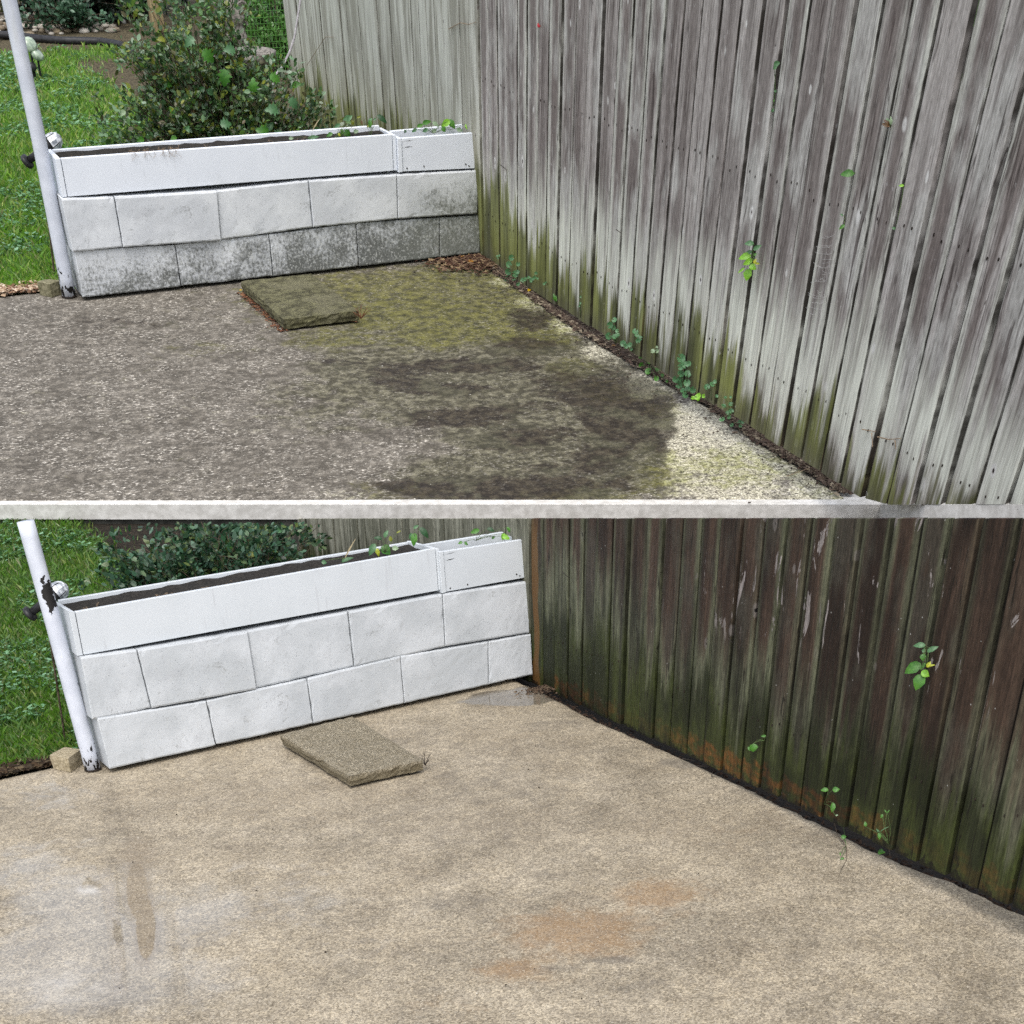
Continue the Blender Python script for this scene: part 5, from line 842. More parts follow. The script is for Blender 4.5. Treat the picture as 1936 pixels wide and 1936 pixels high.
# ------------------------------------------------------------------ block wall
def build_wall(P, mat, label):
    f = thing('block_wall', P, (.9, 0, 0), label, 'wall')
    r = random.Random(3)
    for i, (row, xa0, xb0, za0, zb0, xa1, xb1, za1, zb1, yf) in enumerate(P.d['blocks']):
        g = .0018
        proud = r.uniform(-.004, .003) - (.006 if (row == 2 and i % 5 == 1) else 0)
        if row == 1:
            za0 = .012 if P is B else .016; zb0 = za0; 
            xa0, xb0 = xa0, xb0
        NX, NZ = 18, 9; dep = .195; yf2 = yf + proud
        def P4(u, v):
            x0 = xa0 + (xb0 - xa0) * u; x1 = xa1 + (xb1 - xa1) * u; x = x0 + (x1 - x0) * v
            zb = za0 + (zb0 - za0) * u; zt = za1 + (zb1 - za1) * u; return x + g * (1 - 2 * u), zb + g * .6 + (zt - zb - 2 * g) * v
        vs_ = []; fs = []
        rad = .0035
        for j in range(NZ + 1):
            for k in range(NX + 1):
                # denser sampling at edges
                u = k / NX; v = j / NZ
                u = .5 - .5 * math.cos(math.pi * u) if True else u; v = .5 - .5 * math.cos(math.pi * v)
                x, z = P4(u, v)
                wdt = (xb0 - xa0); hgt = .2
                e = min(u * wdt, (1 - u) * wdt, v * hgt, (1 - v) * hgt)
                dy = 0
                if e < rad: dy = (rad - e) ** 2 / rad * .8
                ch = mnoise.noise((x * 38 + i * 7, z * 38, row)) + .5 * mnoise.noise((x * 90, z * 90, i))
                if e < .009: dy += max(0, ch - .45) * .008
                cr = min(u * wdt, (1 - u) * wdt) + min(v * hgt, (1 - v) * hgt)
                dy += .0008 * ch
                if (k in (0, NX) or j in (0, NZ)):
                    x += .0016 * ch * (1 if k == 0 else -1 if k == NX else 0); z += .0016 * ch * (1 if j == 0 else -1 if j == NZ else 0)
                    if ch > .45: 
                        if k == 0: x += (ch - .45) * .01
                        if k == NX: x -= (ch - .45) * .01
                vs_.append((x, yf2 + dy, z))
        W1 = NX + 1
        for j in range(NZ):
            for k in range(NX): fs.append((j * W1 + k, j * W1 + k + 1, (j + 1) * W1 + k + 1, (j + 1) * W1 + k))
        loop = [k for k in range(NX + 1)] + [j * W1 + NX for j in range(1, NZ + 1)] + [NZ * W1 + k for k in range(NX - 1, -1, -1)] + [j * W1 for j in range(NZ - 1, 0, -1)]
        kb = len(vs_)
        for q in loop: vs_.append((vs_[q][0], yf + dep, vs_[q][2]))
        for q in range(len(loop)):
            q2 = (q + 1) % len(loop); fs.append((loop[q2], loop[q], kb + q, kb + q2))
        fs.append(tuple(range(kb, kb + len(loop)))[::-1])
        part('block', mesh_from('block', vs_, fs, mat), f)
    return f
build_wall(B, blk_b, 'low white painted block wall with black mildew on its bottom row')
build_wall(A, blk_a, 'low white painted block wall scrubbed clean above the tan concrete')

# ------------------------------------------------------------------ planter boxes
def board_(P, f, name, mat, pts8): mb = MB(); mb.box8(pts8); part(name, bev(mb.mesh(name, mat), .0015), f)
def bev(me, w):
    bm = bmesh.new(); bm.from_mesh(me)
    bmesh.ops.bevel(bm, geom=list(bm.edges), offset=w, segments=1, affect='EDGES', clamp_overlap=True); bm.to_mesh(me); bm.free(); return me
def build_boxes(P, mat):
    bx = P.d['box']; aft = P is A
    def xz(p): return p[0], p[2]
    fl, fr, bl, br, sl, sr, sbl, sbr = bx[:8]; d0, d1 = bx[8][1], bx[9][1]
    y0 = fl[1]; th = .019
    f = thing('planter_box', P, (.7, .1, bl[2]), ('long white wooden planter box on the clean block wall, edges scuffed' if aft else 'long white wooden planter box of dark soil on the mildewed block wall'), 'planter', None)
    top_l, top_r, bot_l, bot_r = fl[2], fr[2], bl[2] + .003, br[2] + .003
    lx = fl[0]; rx = fr[0]; e = .0015
    def quad(x0, x1, ya, yb, z00, z01, z10, z11):
        return [(x0, ya, z00), (x1, ya, z01), (x1, yb, z01), (x0, yb, z00), (x0, ya, z10), (x1, ya, z11), (x1, yb, z11), (x0, yb, z10)]
    board_(P, f, 'front_board', mat, quad(lx + e, rx - e, y0, y0 + th, bot_l, bot_r, top_l, top_r))
    D0, D1 = d0, d1
    zb = bx[8][2]
    board_(P, f, 'back_board', mat, [(lx + e, D0 - .004, bot_l), (rx - e, D1 - .004, bot_r), (rx - e, D1 + th - .004, bot_r), (lx + e, D0 + th - .004, bot_l),
                                     (lx + e, D0 - .004, zb), (rx - e, D1 - .004, zb), (rx - e, D1 + th - .004, zb), (lx + e, D0 + th - .004, zb)])
    board_(P, f, 'side_board', mat, quad(lx - .021, lx - e, y0 - .001, D0 + th, bot_l, bot_l, zb, top_l + .001))
    # the left side leans back to the rear corner
    board_(P, f, 'side_board', mat, quad(rx + e, rx + .017, y0 + .002, D1 + th, bot_r, bot_r, top_r - .002, top_r - .003))
    # soil
    mb = MB(); n1, n2 = 60, 8; vs_ = []; fs = []
    for j in range(n2 + 1):
        for k in range(n1 + 1):
            u, v = k / n1, j / n2; x = lx + .001 + (rx - lx - .002) * u; y = y0 + th + (D0 + (D1 - D0) * u - .004 - y0 - th) * v
            z = min(top_l + (top_r - top_l) * u, zb) - .022 + .014 * v + .006 * mnoise.noise((x * 14, y * 14, 2)) + .004 * mnoise.noise((x * 60, y * 60, 2))
            vs_.append((x, y, z))
    for j in range(n2):
        for k in range(n1): a = j * (n1 + 1) + k; fs.append((a, a + 1, a + n1 + 2, a + n1 + 1))
    part('soil', mesh_from('soil', vs_, fs, soil_m, True), f)
    # dry roots and straw on the soil
    r = random.Random(8 + aft); mb = MB()
    for k in range(34):
        cx = lx + r.choice([.08, .3, .33, .36, .38, .42, .45, .5, .6, .9, 1.0]) + r.uniform(-.03, .03); cy = y0 + .03 + r.random() * .06; z = min(top_l, zb) - .018
        p = [(cx, cy, z)]
        for q in range(4): p.append((p[-1][0] + r.uniform(-.014, .014), p[-1][1] + r.uniform(-.008, .012), z + r.uniform(0, .016)))
        mb.tube(p, .0009, .0005, 4)
    if not aft:
        for k in range(16):
            cx = lx + r.choice([.30, .33, .36, .41, .44, .47]) + r.uniform(-.012, .012); z = top_l + .002
            p = [(cx, y0 + .012, z), (cx + r.uniform(-.008, .008), y0 - .005, z + .003), (cx + r.uniform(-.012, .012), y0 - .009, z - .015 * r.random() - .008), (cx + r.uniform(-.022, .022), y0 - .007, z - .016 - .014 * r.random())]
            mb.tube(p, .0008, .0005, 4)
    props(part('dry_roots', mb.mesh('dry_roots', drystem_m), f), kind='stuff')
    # small box
    g = thing('planter_box', P, (1.62, .06, sbl[2]), ('small white wooden planter box with weeds, between long planter and dark wet fence' if aft else 'small white wooden planter box with weeds, between long planter and grey fence'), 'planter')
    x0, x1 = sl[0], sr[0]; zt0, zt1 = sl[2], sr[2]; z0, z1 = sbl[2] + .003, sbr[2] + .003
    dep = .125 if not aft else .15
    board_(P, g, 'front_board', mat, quad(x0 + e, x1 - e, y0 - .004, y0 + th - .004, z0, z1, zt0, zt1))
    board_(P, g, 'back_board', mat, quad(x0 + e, x1 - e, y0 + dep, y0 + dep + th, z0, z1, zt0 + .006, zt1 + .010))
    board_(P, g, 'side_board', mat, quad(x0 - .021, x0 - e, y0 - .010, y0 + dep + th, z0 - .002, z0, zt0 + .003, zt0 + .002))
    board_(P, g, 'side_board', mat, quad(x1 + e, x1 + .014, y0 + .006, y0 + dep + th, z1 + .012, z1 + .014, zt1 - .002, zt1 - .003))
    mb = MB(); mb.add([(x0, y0 + th - .005, zt0 - .07), (x1, y0 + th - .005, zt1 - .07), (x1, y0 + dep + .001, zt1 - .07), (x0, y0 + dep + .001, zt0 - .07)], [(0, 1, 2, 3)])
    part('soil', mb.mesh('soil', soil_m), g)
    # two dark splits in the front board
    for k, (dz, ln_) in enumerate(((.012, .05), (.036, .045))):
        zc = zt0 - dz; mb = MB()
        mb.add([(x0 + .006, y0 - .0052, zc), (x0 + .006 + ln_ * .6, y0 - .0052, zc + .001), (x0 + .006 + ln_, y0 - .0052, zc + .003), (x0 + .006 + ln_ * .5, y0 - .0052, zc + (.0022 if k == 0 else .0035))], [(0, 1, 2, 3)])
        part('split', mb.mesh('split', twig_m), g)
    # rusty nail heads
    mb = MB()
    for (xx, zz) in ((x0 + .02, z0 + .012), (x0 + .1, z0 + .014), (x1 - .03, z1 + .012), (x1 - .045, z1 + .02)):
        mb.lathe([(.003, -.002), (.003, .0)], (xx, y0 - .0065, zz), 8, (0, -1, 0))
    props(part('nails', mb.mesh('nails', nail_m), g), kind='stuff')
build_boxes(B, box_b); build_boxes(A, box_a)

# ------------------------------------------------------------------ porch post
def build_post(P, mat, label):
    p0, p1, p2 = [Vector(p) for p in P.d['pole']]
    f = thing('porch_post', P, tuple(p0), label, 'post')
    r = .0285; mb = MB(); pts = []
    if P is B:
        pts = [p0 + Vector((0, 0, .004)), p0.lerp(p1, .5), p1, p2, p2 + (p2 - p1) * 2.4]
    else:
        # ends at the height of the terrace line
        n = Vector(DATA['cutL']); C = Vector(P.C); d = p2 - p1
        t = n.dot(C - p1) / n.dot(d); e = p1 + d * (t - .02)
        pts = [p0 + Vector((0, 0, .004)), p0.lerp(p1, .5), p1, p1.lerp(e, .5), e]
    # resample finer
    fine = []
    for a, b in zip(pts[:-1], pts[1:]):
        for k in range(4): fine.append(a.lerp(b, k / 4))
    fine.append(pts[-1])
    mb.tube(fine, r, r, 20)
    part('shaft', mb.mesh('shaft', mat, True), f)
    mb = MB(); mb.lathe([(r + .002, 0), (r + .0022, .004), (r + .0015, .006)], tuple(p0 + Vector((0, 0, .001))), 20)
    part('foot_ring', mb.mesh('foot_ring', nail_m), f)
build_post(B, post_b, 'white metal porch post at the end of the mildewed block wall')
build_post(A, post_a, 'white metal porch post with big black paint chips, beside the clean block wall')

# ------------------------------------------------------------------ stepping slab and half brick
def rough_slab(P, name, mat, quadpts, ztop, zbot, label, cat, n=16, rough=.006, sub=None):
    q = [Vector((p[0], p[1], 0)) for p in quadpts]      # 0 back-left 1 back-right 2 front-right 3 front-left
    c = sum(q, Vector()) / 4
    vs_ = []; fs = []; nz = 4
    def edge(u, v): return (q[3].lerp(q[2], u)).lerp(q[0].lerp(q[1], u), v)
    idx = {}
    for j in range(n + 1):
        for k in range(n + 1):
            p = edge(k / n, j / n); e = min(k, n - k, j, n - j)
            z = ztop + rough * .35 * mnoise.noise((p.x * 30, p.y * 30, 5)) - (rough * (.5 + .6 * abs(mnoise.noise((p.x * 50, p.y * 50, 1)))) if e == 0 else 0)
            nn = mnoise.noise((p.x * 26, p.y * 26, 8)) * rough if e == 0 else 0
            d = (p - c).normalized()
            vs_.append((p.x - c.x + d.x * nn, p.y - c.y + d.y * nn, z))
    W1 = n + 1
    for j in range(n):
        for k in range(n): a = j * W1 + k; fs.append((a, a + 1, a + 1 + W1, a + W1))
    loop = [k for k in range(n + 1)] + [j * W1 + n for j in range(1, n + 1)] + [n * W1 + k for k in range(n - 1, -1, -1)] + [j * W1 for j in range(n - 1, 0, -1)]
    prev = loop
    for s in range(1, nz + 1):
        cur = []
        for q_ in loop:
            x, y, z = vs_[q_]; t = s / nz; nn = rough * 1.2 * mnoise.noise((x * 40 + 3, y * 40, s * 1.7)) - rough * .7 * (t if t > .6 else 0)
            d = Vector((x, y, 0)).normalized(); cur.append(len(vs_)); vs_.append((x + d.x * nn, y + d.y * nn, z + (zbot - z) * t))
        for i in range(len(loop)):
            i2 = (i + 1) % len(loop); fs.append((prev[i2], prev[i], cur[i], cur[i2]))
        prev = cur
    fs.append(tuple(prev)[::-1])
    o = top(name, mesh_from(name, vs_, fs, mat), P, (c.x, c.y, 0))
    return props(o, label, cat)
rough_slab(B, 'stepping_slab', pav_b, B.d['paver'], .05, .009, 'mossy green concrete stepping slab lying against the mildewed block wall', 'paving slab')
rough_slab(A, 'stepping_slab', pav_a, A.d['paver'], .05, .010, 'clean rough-edged concrete stepping slab lying against the white block wall', 'paving slab')
brick_b = simple('mossy_brick', (.10, .095, .05), (.24, .22, .14), 70, .9, .7)
brick_a = simple('clean_brick', (.22, .18, .11), (.42, .36, .25), 90, .9, .7)
rough_slab(B, 'half_brick', brick_b, B.d['brick'], .055, .0, 'mossy half brick lying behind the foot of the porch post', 'brick', 5, .003)
rough_slab(A, 'half_brick', brick_a, A.d['brick'], .055, .0, 'clean tan half brick lying behind the chipped porch post', 'brick', 5, .003)

# ------------------------------------------------------------------ plants
def leaf_verts(a, b, wr, shape, toC, rnd):
    a = Vector(a); b = Vector(b); d = b - a; L = d.length
    if L < 1e-6: return [], []
    d.normalize(); side = d.cross(toC); side.normalize(); up = side.cross(d).normalized()
    if shape == 'round':
        c = (a + b) / 2; R = L / 2; k = 14
        tilt = rnd.uniform(-.5, .5); nrm = (up + side * tilt + d * rnd.uniform(-.4, .4)).normalized()
        ax = nrm.orthogonal().normalized(); ay = nrm.cross(ax); ph = rnd.uniform(0, 6.28)
        vs_ = [tuple(c - nrm * R * .22)]
        for i in range(k):
            t = ph + .28 + (2 * math.pi - .56) * i / (k - 1); rr = R * (1 + (.07 if i % 2 else -.05))
            vs_.append(tuple(c + ax * math.cos(t) * rr + ay * math.sin(t) * rr + nrm * R * .06 * rnd.uniform(-1, 1)))
        for i in range(k):
            t = ph + .28 + (2 * math.pi - .56) * i / (k - 1); vs_.append(tuple(c + (ax * math.cos(t) + ay * math.sin(t)) * R * .55 - nrm * R * .16))
        fs = []
        for i in range(k - 1): fs += [(0, 1 + k + i, 2 + k + i), (1 + k + i, 1 + i, 2 + i, 2 + k + i)]
        return vs_, fs
    prof = [(0, .04), (.12, .34), (.28, .48), (.45, .5), (.62, .42), (.78, .27), (.9, .13), (1, .0)]
    if shape == 'lobed': prof = [(0, .05), (.10, .42), (.2, .30), (.34, .62), (.46, .34), (.62, .46), (.74, .22), (.86, .2), (1, 0)]
    w = L * wr; mid = []; le = []; ri = []
    drop = rnd.uniform(.02, .12) * L
    for i, (t, h) in enumerate(prof):
        m = a + d * (L * t) + up * (.10 * L * math.sin(math.pi * t)) - up * drop * t * t
        ser = 1 + (.06 if i % 2 else -.04)
        mid.append(m); le.append(m + side * w * h * ser + up * w * h * .35); ri.append(m - side * w * h * ser + up * w * h * .35)
    n = len(prof); vs_ = [tuple(v) for v in mid + le + ri]; fs = []
    for i in range(n - 1):
        fs.append((i, i + 1, n + i + 1, n + i)); fs.append((i + 1, i, 2 * n + i, 2 * n + i + 1))
    return vs_, fs

def build_plants():
    for k, p in enumerate(DATA['plants']):
        P = PL[p['place']]; rnd = random.Random(100 + k); root = Vector(p['root'])
        f = thing(p['name'], P, tuple(root), p['label'], p['cat'], p.get('group'))
        mb = MB()
        for lf in p['leaves']:
            a, b, wr, col, sh = lf[:3], lf[3:6], lf[6], lf[7], lf[8]
            ctr = (Vector(a) + Vector(b)) / 2
            toC = (Vector(P.C) - ctr).normalized(); toC = (toC + Vector((rnd.uniform(-.3, .3), rnd.uniform(-.3, .3), .25 + rnd.uniform(-.2, .2)))).normalized()
            vs_, fs = leaf_verts(a, b, wr, sh, toC, rnd)
            if not vs_: continue
            vs_ = [tuple(Vector(v) - ctr) for v in vs_]
            me = mesh_from('leaf', vs_, fs, leafmat(col), True); part('leaf', me, f, ctr)
            e = Vector(a) if sh != 'round' else ctr - toC * (Vector(b) - Vector(a)).length * .12
            m = root.lerp(e, .5) + Vector((rnd.uniform(-.006, .006), rnd.uniform(-.006, .006), .006)); thick = .0008
            pts = [root.lerp(m, .0), root.lerp(m, .5) + Vector((rnd.uniform(-.003, .003), 0, .002)), m, m.lerp(e, .5), e]
            mb.tube(pts, thick * 1.3, thick * .8, 4)
        if mb.v: part('stem', mb.mesh('stem', stem_m, True), f)
build_plants()

# fallen leaves, twigs
for q in DATA['misc']['fallen']:
    P = PL[q[0]]; loc = Vector(q[1:4]); w, colr, lab = q[4:7]; rnd = random.Random(int(w * 1e4) + len(lab))
    ang = rnd.uniform(0, 6.28); d = Vector((math.cos(ang), math.sin(ang) * .6, .1)) * w / 2
    vs_, fs = leaf_verts(-d, d, .6, 'ovate', Vector((.1, -.3, 1)).normalized(), rnd)
    o = top('fallen_leaf', mesh_from('fallen_leaf', vs_, fs, leafmat(colr), True), P, tuple(loc)); props(o, lab, 'leaf')
def twig(P, pts, r, mat, label, name='twig'):
    base = Vector(pts[0]); mb = MB(); mb.tube([Vector(p) - base for p in pts], r, r * .6, 5)
    props(top(name, mb.mesh(name, mat), P, tuple(base)), label, 'twig')
M_ = DATA['misc']
TL1 = ['thin dark forked twig caught in a fence seam just right of the block wall', 'short dark twig caught in a seam at mid height of the grey fence',
       'dry brown root crossing one board low on the front grey fence', 'short stub of dry root poking out left of the crossing root', 'dry root end hanging down left from the crossing root', 'dry root end hanging down right from the crossing root',
       'bent bare stem leaning across the far pale fence boards', 'thin curved tendril high on the far fence above the small planter']
for p, l in zip(M_['twigsU'], TL1): twig(B, p, .0016, twig_m if 'dark' in l else drystem_m, l)
for p, l in zip(M_['twigsL'], ['thin dark twig caught in a wet fence seam near the block wall', 'thin dark twig caught in a wet fence seam above mid fence']): twig(A, p, .0018, twig_m, l)
for p, l in zip(M_['gtwigU'], ['long thin twig lying on pale concrete nearest the camera by the grey fence', 'brown twig lying in dirt behind the small orange leaf', 'pale twig lying at the end of the corner debris', 'pink-brown twig lying behind the tallest ivy column']): twig(B, p, .0016, drystem_m, l)
for p, l in zip(M_['gtwigL'], ['zigzag black twig on the clean concrete edge by the orange fence foot', 'straight black twig beside the zigzag one', 'black twig scrap farthest along the clean concrete edge', 'long wiry creeper runner trailing onto the clean concrete', 'short runner end on the clean concrete by the dark fence']): twig(A, p, .0015, twig_m if 'black' in l else bark_m, l)
def cobweb(s0, s1, t0, t1, n, label, seed):
    r = random.Random(seed); mb = MB(); base = Vector(B.fence((s0 + s1) / 2, (t0 + t1) / 2, .004))
    for i in range(n):
        t = t0 + (t1 - t0) * i / n + r.uniform(-.004, .004); a = s0 + r.uniform(0, .06); e = a + r.uniform(.02, s1 - a); sag = -.010 * r.random()
        pts = [Vector(B.fence(a + (e - a) * k / 4, t + .012 * k / 4 + sag * math.sin(math.pi * k / 4), .004)) - base for k in range(5)]
        mb.tube(pts, .00026, .0002, 3)
    props(top('cobweb', mb.mesh('cobweb', web_m), B, tuple(base)), label, 'cobweb')
web_m = simple('cobweb_silk', (.42, .42, .41), (.56, .56, .55), 30, .8, 0)
cobweb(2.81, 2.92, .42, .64, 26, 'tall pale cobweb of short strands across one board on the front grey fence', 3)
def dead_weed(P, c, mat, label, n, h):
    rnd = random.Random(4); base = Vector(c); base.z = 0.0; base += Vector((.012, -.004, .02)); mb = MB()
    for i in range(n):
        a = rnd.uniform(0, 6.28); l = h * rnd.uniform(.5, 1); dx = Vector((math.cos(a) * l * .9, math.sin(a) * l * .5, l * rnd.uniform(.3, 1)))
        mb.tube([(0, 0, 0), dx * .5 + Vector((0, 0, .006)), dx], .0014, .0006, 4)
        if i % 2 == 0: mb.tube([dx * .5 + Vector((0, 0, .006)), dx * .8 + Vector((rnd.uniform(-.01, .01), 0, .012))], .0009, .0005, 4)
    props(top('dead_weed', mb.mesh('dead_weed', mat), P, tuple(base)), label, 'weed')
dead_weed(B, M_['dead_weed_U'], simple('dead_weed_rust', (.06, .022, .01), (.2, .08, .04), 60), 'dried reddish weed growing at the corner of the mossy stepping slab', 16, .055)
dead_weed(A, M_['dead_weed_L'], twig_m, 'wiry dead weed standing at the corner of the clean stepping slab', 9, .05)

# ------------------------------------------------------------------ debris, grass
def chips(P, name, n, place, mat, label_kind='stuff', size=(.003, .012), seed=1, lift=.004):
    r = random.Random(seed); mb = MB()
    for i in range(n):
        x, y, z = place(r); l = r.uniform(*size); w = l * r.uniform(.15, .6); a = r.uniform(0, 6.28); h = r.uniform(.001, .004)
        dx, dy = math.cos(a), math.sin(a); sx, sy = -dy * w, dx * w; tz = r.uniform(-.3, .3) * l
        mb.add([(x - dx * l - sx, y - dy * l - sy, z - tz), (x + dx * l - sx, y + dy * l - sy, z + tz), (x + dx * l + sx, y + dy * l + sy, z + tz + h), (x - dx * l + sx, y - dy * l + sy, z - tz + h), (x, y, z + h * 1.6)],
               [(0, 1, 4), (1, 2, 4), (2, 3, 4), (3, 0, 4)])
    props(top(name, mb.mesh(name, mat), P), kind='stuff')
def chipmat(name, cols):
    n = N(name); isl = n.nd('ShaderNodeNewGeometry').outputs['Random Per Island']
    return n.done(n.ramp(isl, [(i / (len(cols) - 1), c) for i, c in enumerate(cols)]), .9, None, .2)
deb = chipmat('dirt_crumbs', [(.03, .02, .015), (.09, .06, .045), (.05, .035, .028), (.16, .12, .09), (.04, .03, .02), (.30, .25, .18)])
def along(P, wid, off, y0=-3.0, y1=-.12):
    def f(r):
        y = y1 - (y1 - y0) * r.random(); x = float(interp(P.d['edge_right'], y)) + off + r.gauss(0, wid); return (x, y, .003 + .004 * r.random())
    return f
chips(B, 'edge_debris', 6500, along(B, .018, .012), deb, seed=2)
chips(B, 'corner_debris', 1700, lambda r: (1.80 - abs(r.gauss(0, .10)), -.02 - abs(r.gauss(0, .09)), .004 + .010 * r.random()), chipmat('corner_litter', [(.03, .014, .01), (.08, .04, .025), (.05, .025, .018), (.14, .09, .06), (.25, .18, .1)]), size=(.004, .014), seed=3)
chips(B, 'scattered_grit', 320, lambda r: (float(1.72 - abs(r.gauss(0, .10))), -3 * r.random(), .004), chipmat('grit', [(.02, .015, .012), (.06, .045, .035), (.1, .08, .06)]), size=(.0015, .005), seed=6)
chips(B, 'straw_litter', 900, lambda r: (-.13 - .35 * r.random(), .20 + abs(r.gauss(0, .05)), .004 + .012 * r.random()), chipmat('straw', [(.10, .05, .03), (.22, .13, .08), (.4, .3, .2), (.6, .5, .4)]), size=(.004, .022), seed=4)
chips(B, 'slab_debris', 420, lambda r: ((lambda t, s: (.635 - .012 * s + .0 * t if r.random() < .6 else .64 + .3 * t, -.15 - .59 * t if True else 0, .003))(r.random(), r.gauss(0, 1))), chipmat('slab_litter', [(.05, .02, .01), (.12, .05, .03), (.2, .1, .05)]), size=(.003, .009), seed=5)
chips(A, 'edge_debris', 900, lambda r: (float(interp(A.d['edge_right'], (yy := -.15 - 2.6 * r.random()))) + abs(r.gauss(.012, .02)), yy, -.035 + .012 * r.random()), chipmat('wet_litter', [(.008, .005, .004), (.03, .018, .012), (.05, .03, .02)]), seed=7)
chips(A, 'corner_debris', 260, lambda r: (1.80 - abs(r.gauss(0, .06)), -.14 - abs(r.gauss(0, .05)), .003), chipmat('wet_corner', [(.02, .012, .008), (.07, .045, .03), (.16, .12, .08)]), size=(.002, .008), seed=9)
chips(A, 'bed_litter', 900, lambda r: (-.13 - .35 * r.random(), .21 + abs(r.gauss(0, .06)), .002 + .014 * r.random()), chipmat('wet_bed', [(.008, .006, .004), (.05, .03, .015), (.02, .014, .01), (.12, .09, .05)]), size=(.004, .02), seed=10)
chips(A, 'bits_on_concrete', 60, lambda r: (-.9 + 2.5 * r.random(), -.3 - 3.0 * r.random(), .003), chipmat('bits', [(.02, .015, .01), (.05, .04, .03)]), size=(.0015, .004), seed=12)

gcols = [(.075, .18, .012), (.13, .30, .018), (.10, .25, .014), (.21, .38, .04), (.08, .20, .04), (.32, .40, .08), (.12, .26, .06), (.36, .34, .16)]
grass_m = foliage_mat('grass_blades', gcols, .5)
clover_m = foliage_mat('clover_leaves', [(.06, .15, .05), (.10, .24, .09), (.16, .33, .15), (.24, .42, .25)], .45)
def grass(P, name, n, area, zf, bare, mat, clover=False, seed=1, hmul=1.0):
    r = np.random.RandomState(seed); x0, x1, y0, y1 = area
    # denser near the viewer
    X = r.uniform(x0, x1, n * 3); Y = y0 + (y1 - y0) * r.uniform(0, 1, n * 3) ** 1.35
    dens = np.array([mnoise.noise((a * 2.3, b * 2.3, 4 if clover else 8)) for a, b in zip(X, Y)])
    keep = r.uniform(0, 1, n * 3) > np.clip(bare(X, Y) * 1.15, 0, .985)
    keep &= (dens > .02) if clover else (r.uniform(0, 1, n * 3) < .75 - .35 * np.clip(dens * 2, 0, 1))
    X, Y = X[keep][:n], Y[keep][:n]; n = len(X); Zg = zf(X, Y)
    a = r.uniform(0, 2 * np.pi, n); verts = np.zeros((n, 4, 3))
    if clover:
        s = r.uniform(.007, .014, n) * (1 + .05 * Y); h = r.uniform(.012, .04, n) * hmul
        t1, t2 = r.uniform(-.5, .5, n), r.uniform(-.6, .3, n)
        for k, (u, v) in enumerate(((-1, 0), (0, -1), (1, 0), (0, 1))):
            dx = (u * np.cos(a) - v * np.sin(a)) * s; dy = (u * np.sin(a) + v * np.cos(a)) * s
            verts[:, k, 0] = X + dx; verts[:, k, 1] = Y + dy; verts[:, k, 2] = Zg + h + dx * t1 + dy * t2
        faces = np.arange(n * 4).reshape(n, 4)
        fl = [tuple(map(int, f)) for f in faces]
    else:
        h = r.uniform(.018, .052, n) * hmul; w = r.uniform(.0018, .0034, n) * (1 + .12 * Y); lean = r.uniform(.1, 1.1, n) * h; b = r.uniform(0, 2 * np.pi, n)
        ca, sa = np.cos(a) * w, np.sin(a) * w
        verts[:, 0] = np.stack([X - ca, Y - sa, Zg - .002], -1); verts[:, 1] = np.stack([X + ca, Y + sa, Zg - .002], -1)
        mx, my = X + np.cos(b) * lean * .4, Y + np.sin(b) * lean * .4
        verts[:, 2] = np.stack([mx + ca * .8, my + sa * .8, Zg + h * .65], -1)
        verts[:, 3] = np.stack([X + np.cos(b) * lean, Y + np.sin(b) * lean, Zg + h], -1)
        i = np.arange(n) * 4; fl = [(int(q), int(q + 1), int(q + 2)) for q in i] + [(int(q), int(q + 2), int(q + 3)) for q in i]
    me = mesh_from(name, verts.reshape(-1, 3), fl, mat)
    props(top(name, me, P), kind='stuff')
zb = lambda X, Y: -.012 + .012 * np.sin(X * 3.1) * np.sin(Y * 2.3) * sm(.4, 1.5, Y)
za = lambda X, Y: -.012 + bank_height(X, Y)
grass(B, 'grass', 60000, (-1.6, 1.9, .24, 7.2), zb, bare_b, grass_m, seed=2)
grass(B, 'clover', 16000, (-1.6, 1.9, .3, 7.2), zb, bare_b, clover_m, True, seed=3)
grass(A, 'grass', 70000, (-2.1, 1.3, .25, 5.6), za, bare_a, foliage_mat('wet_grass_blades', [(a * .6, c_ * .62, d_ * .7) for a, c_, d_ in gcols], .4), seed=4)
grass(A, 'clover', 15000, (-2.1, 1.3, .3, 5.6), za, bare_a, clover_m, True, seed=5)

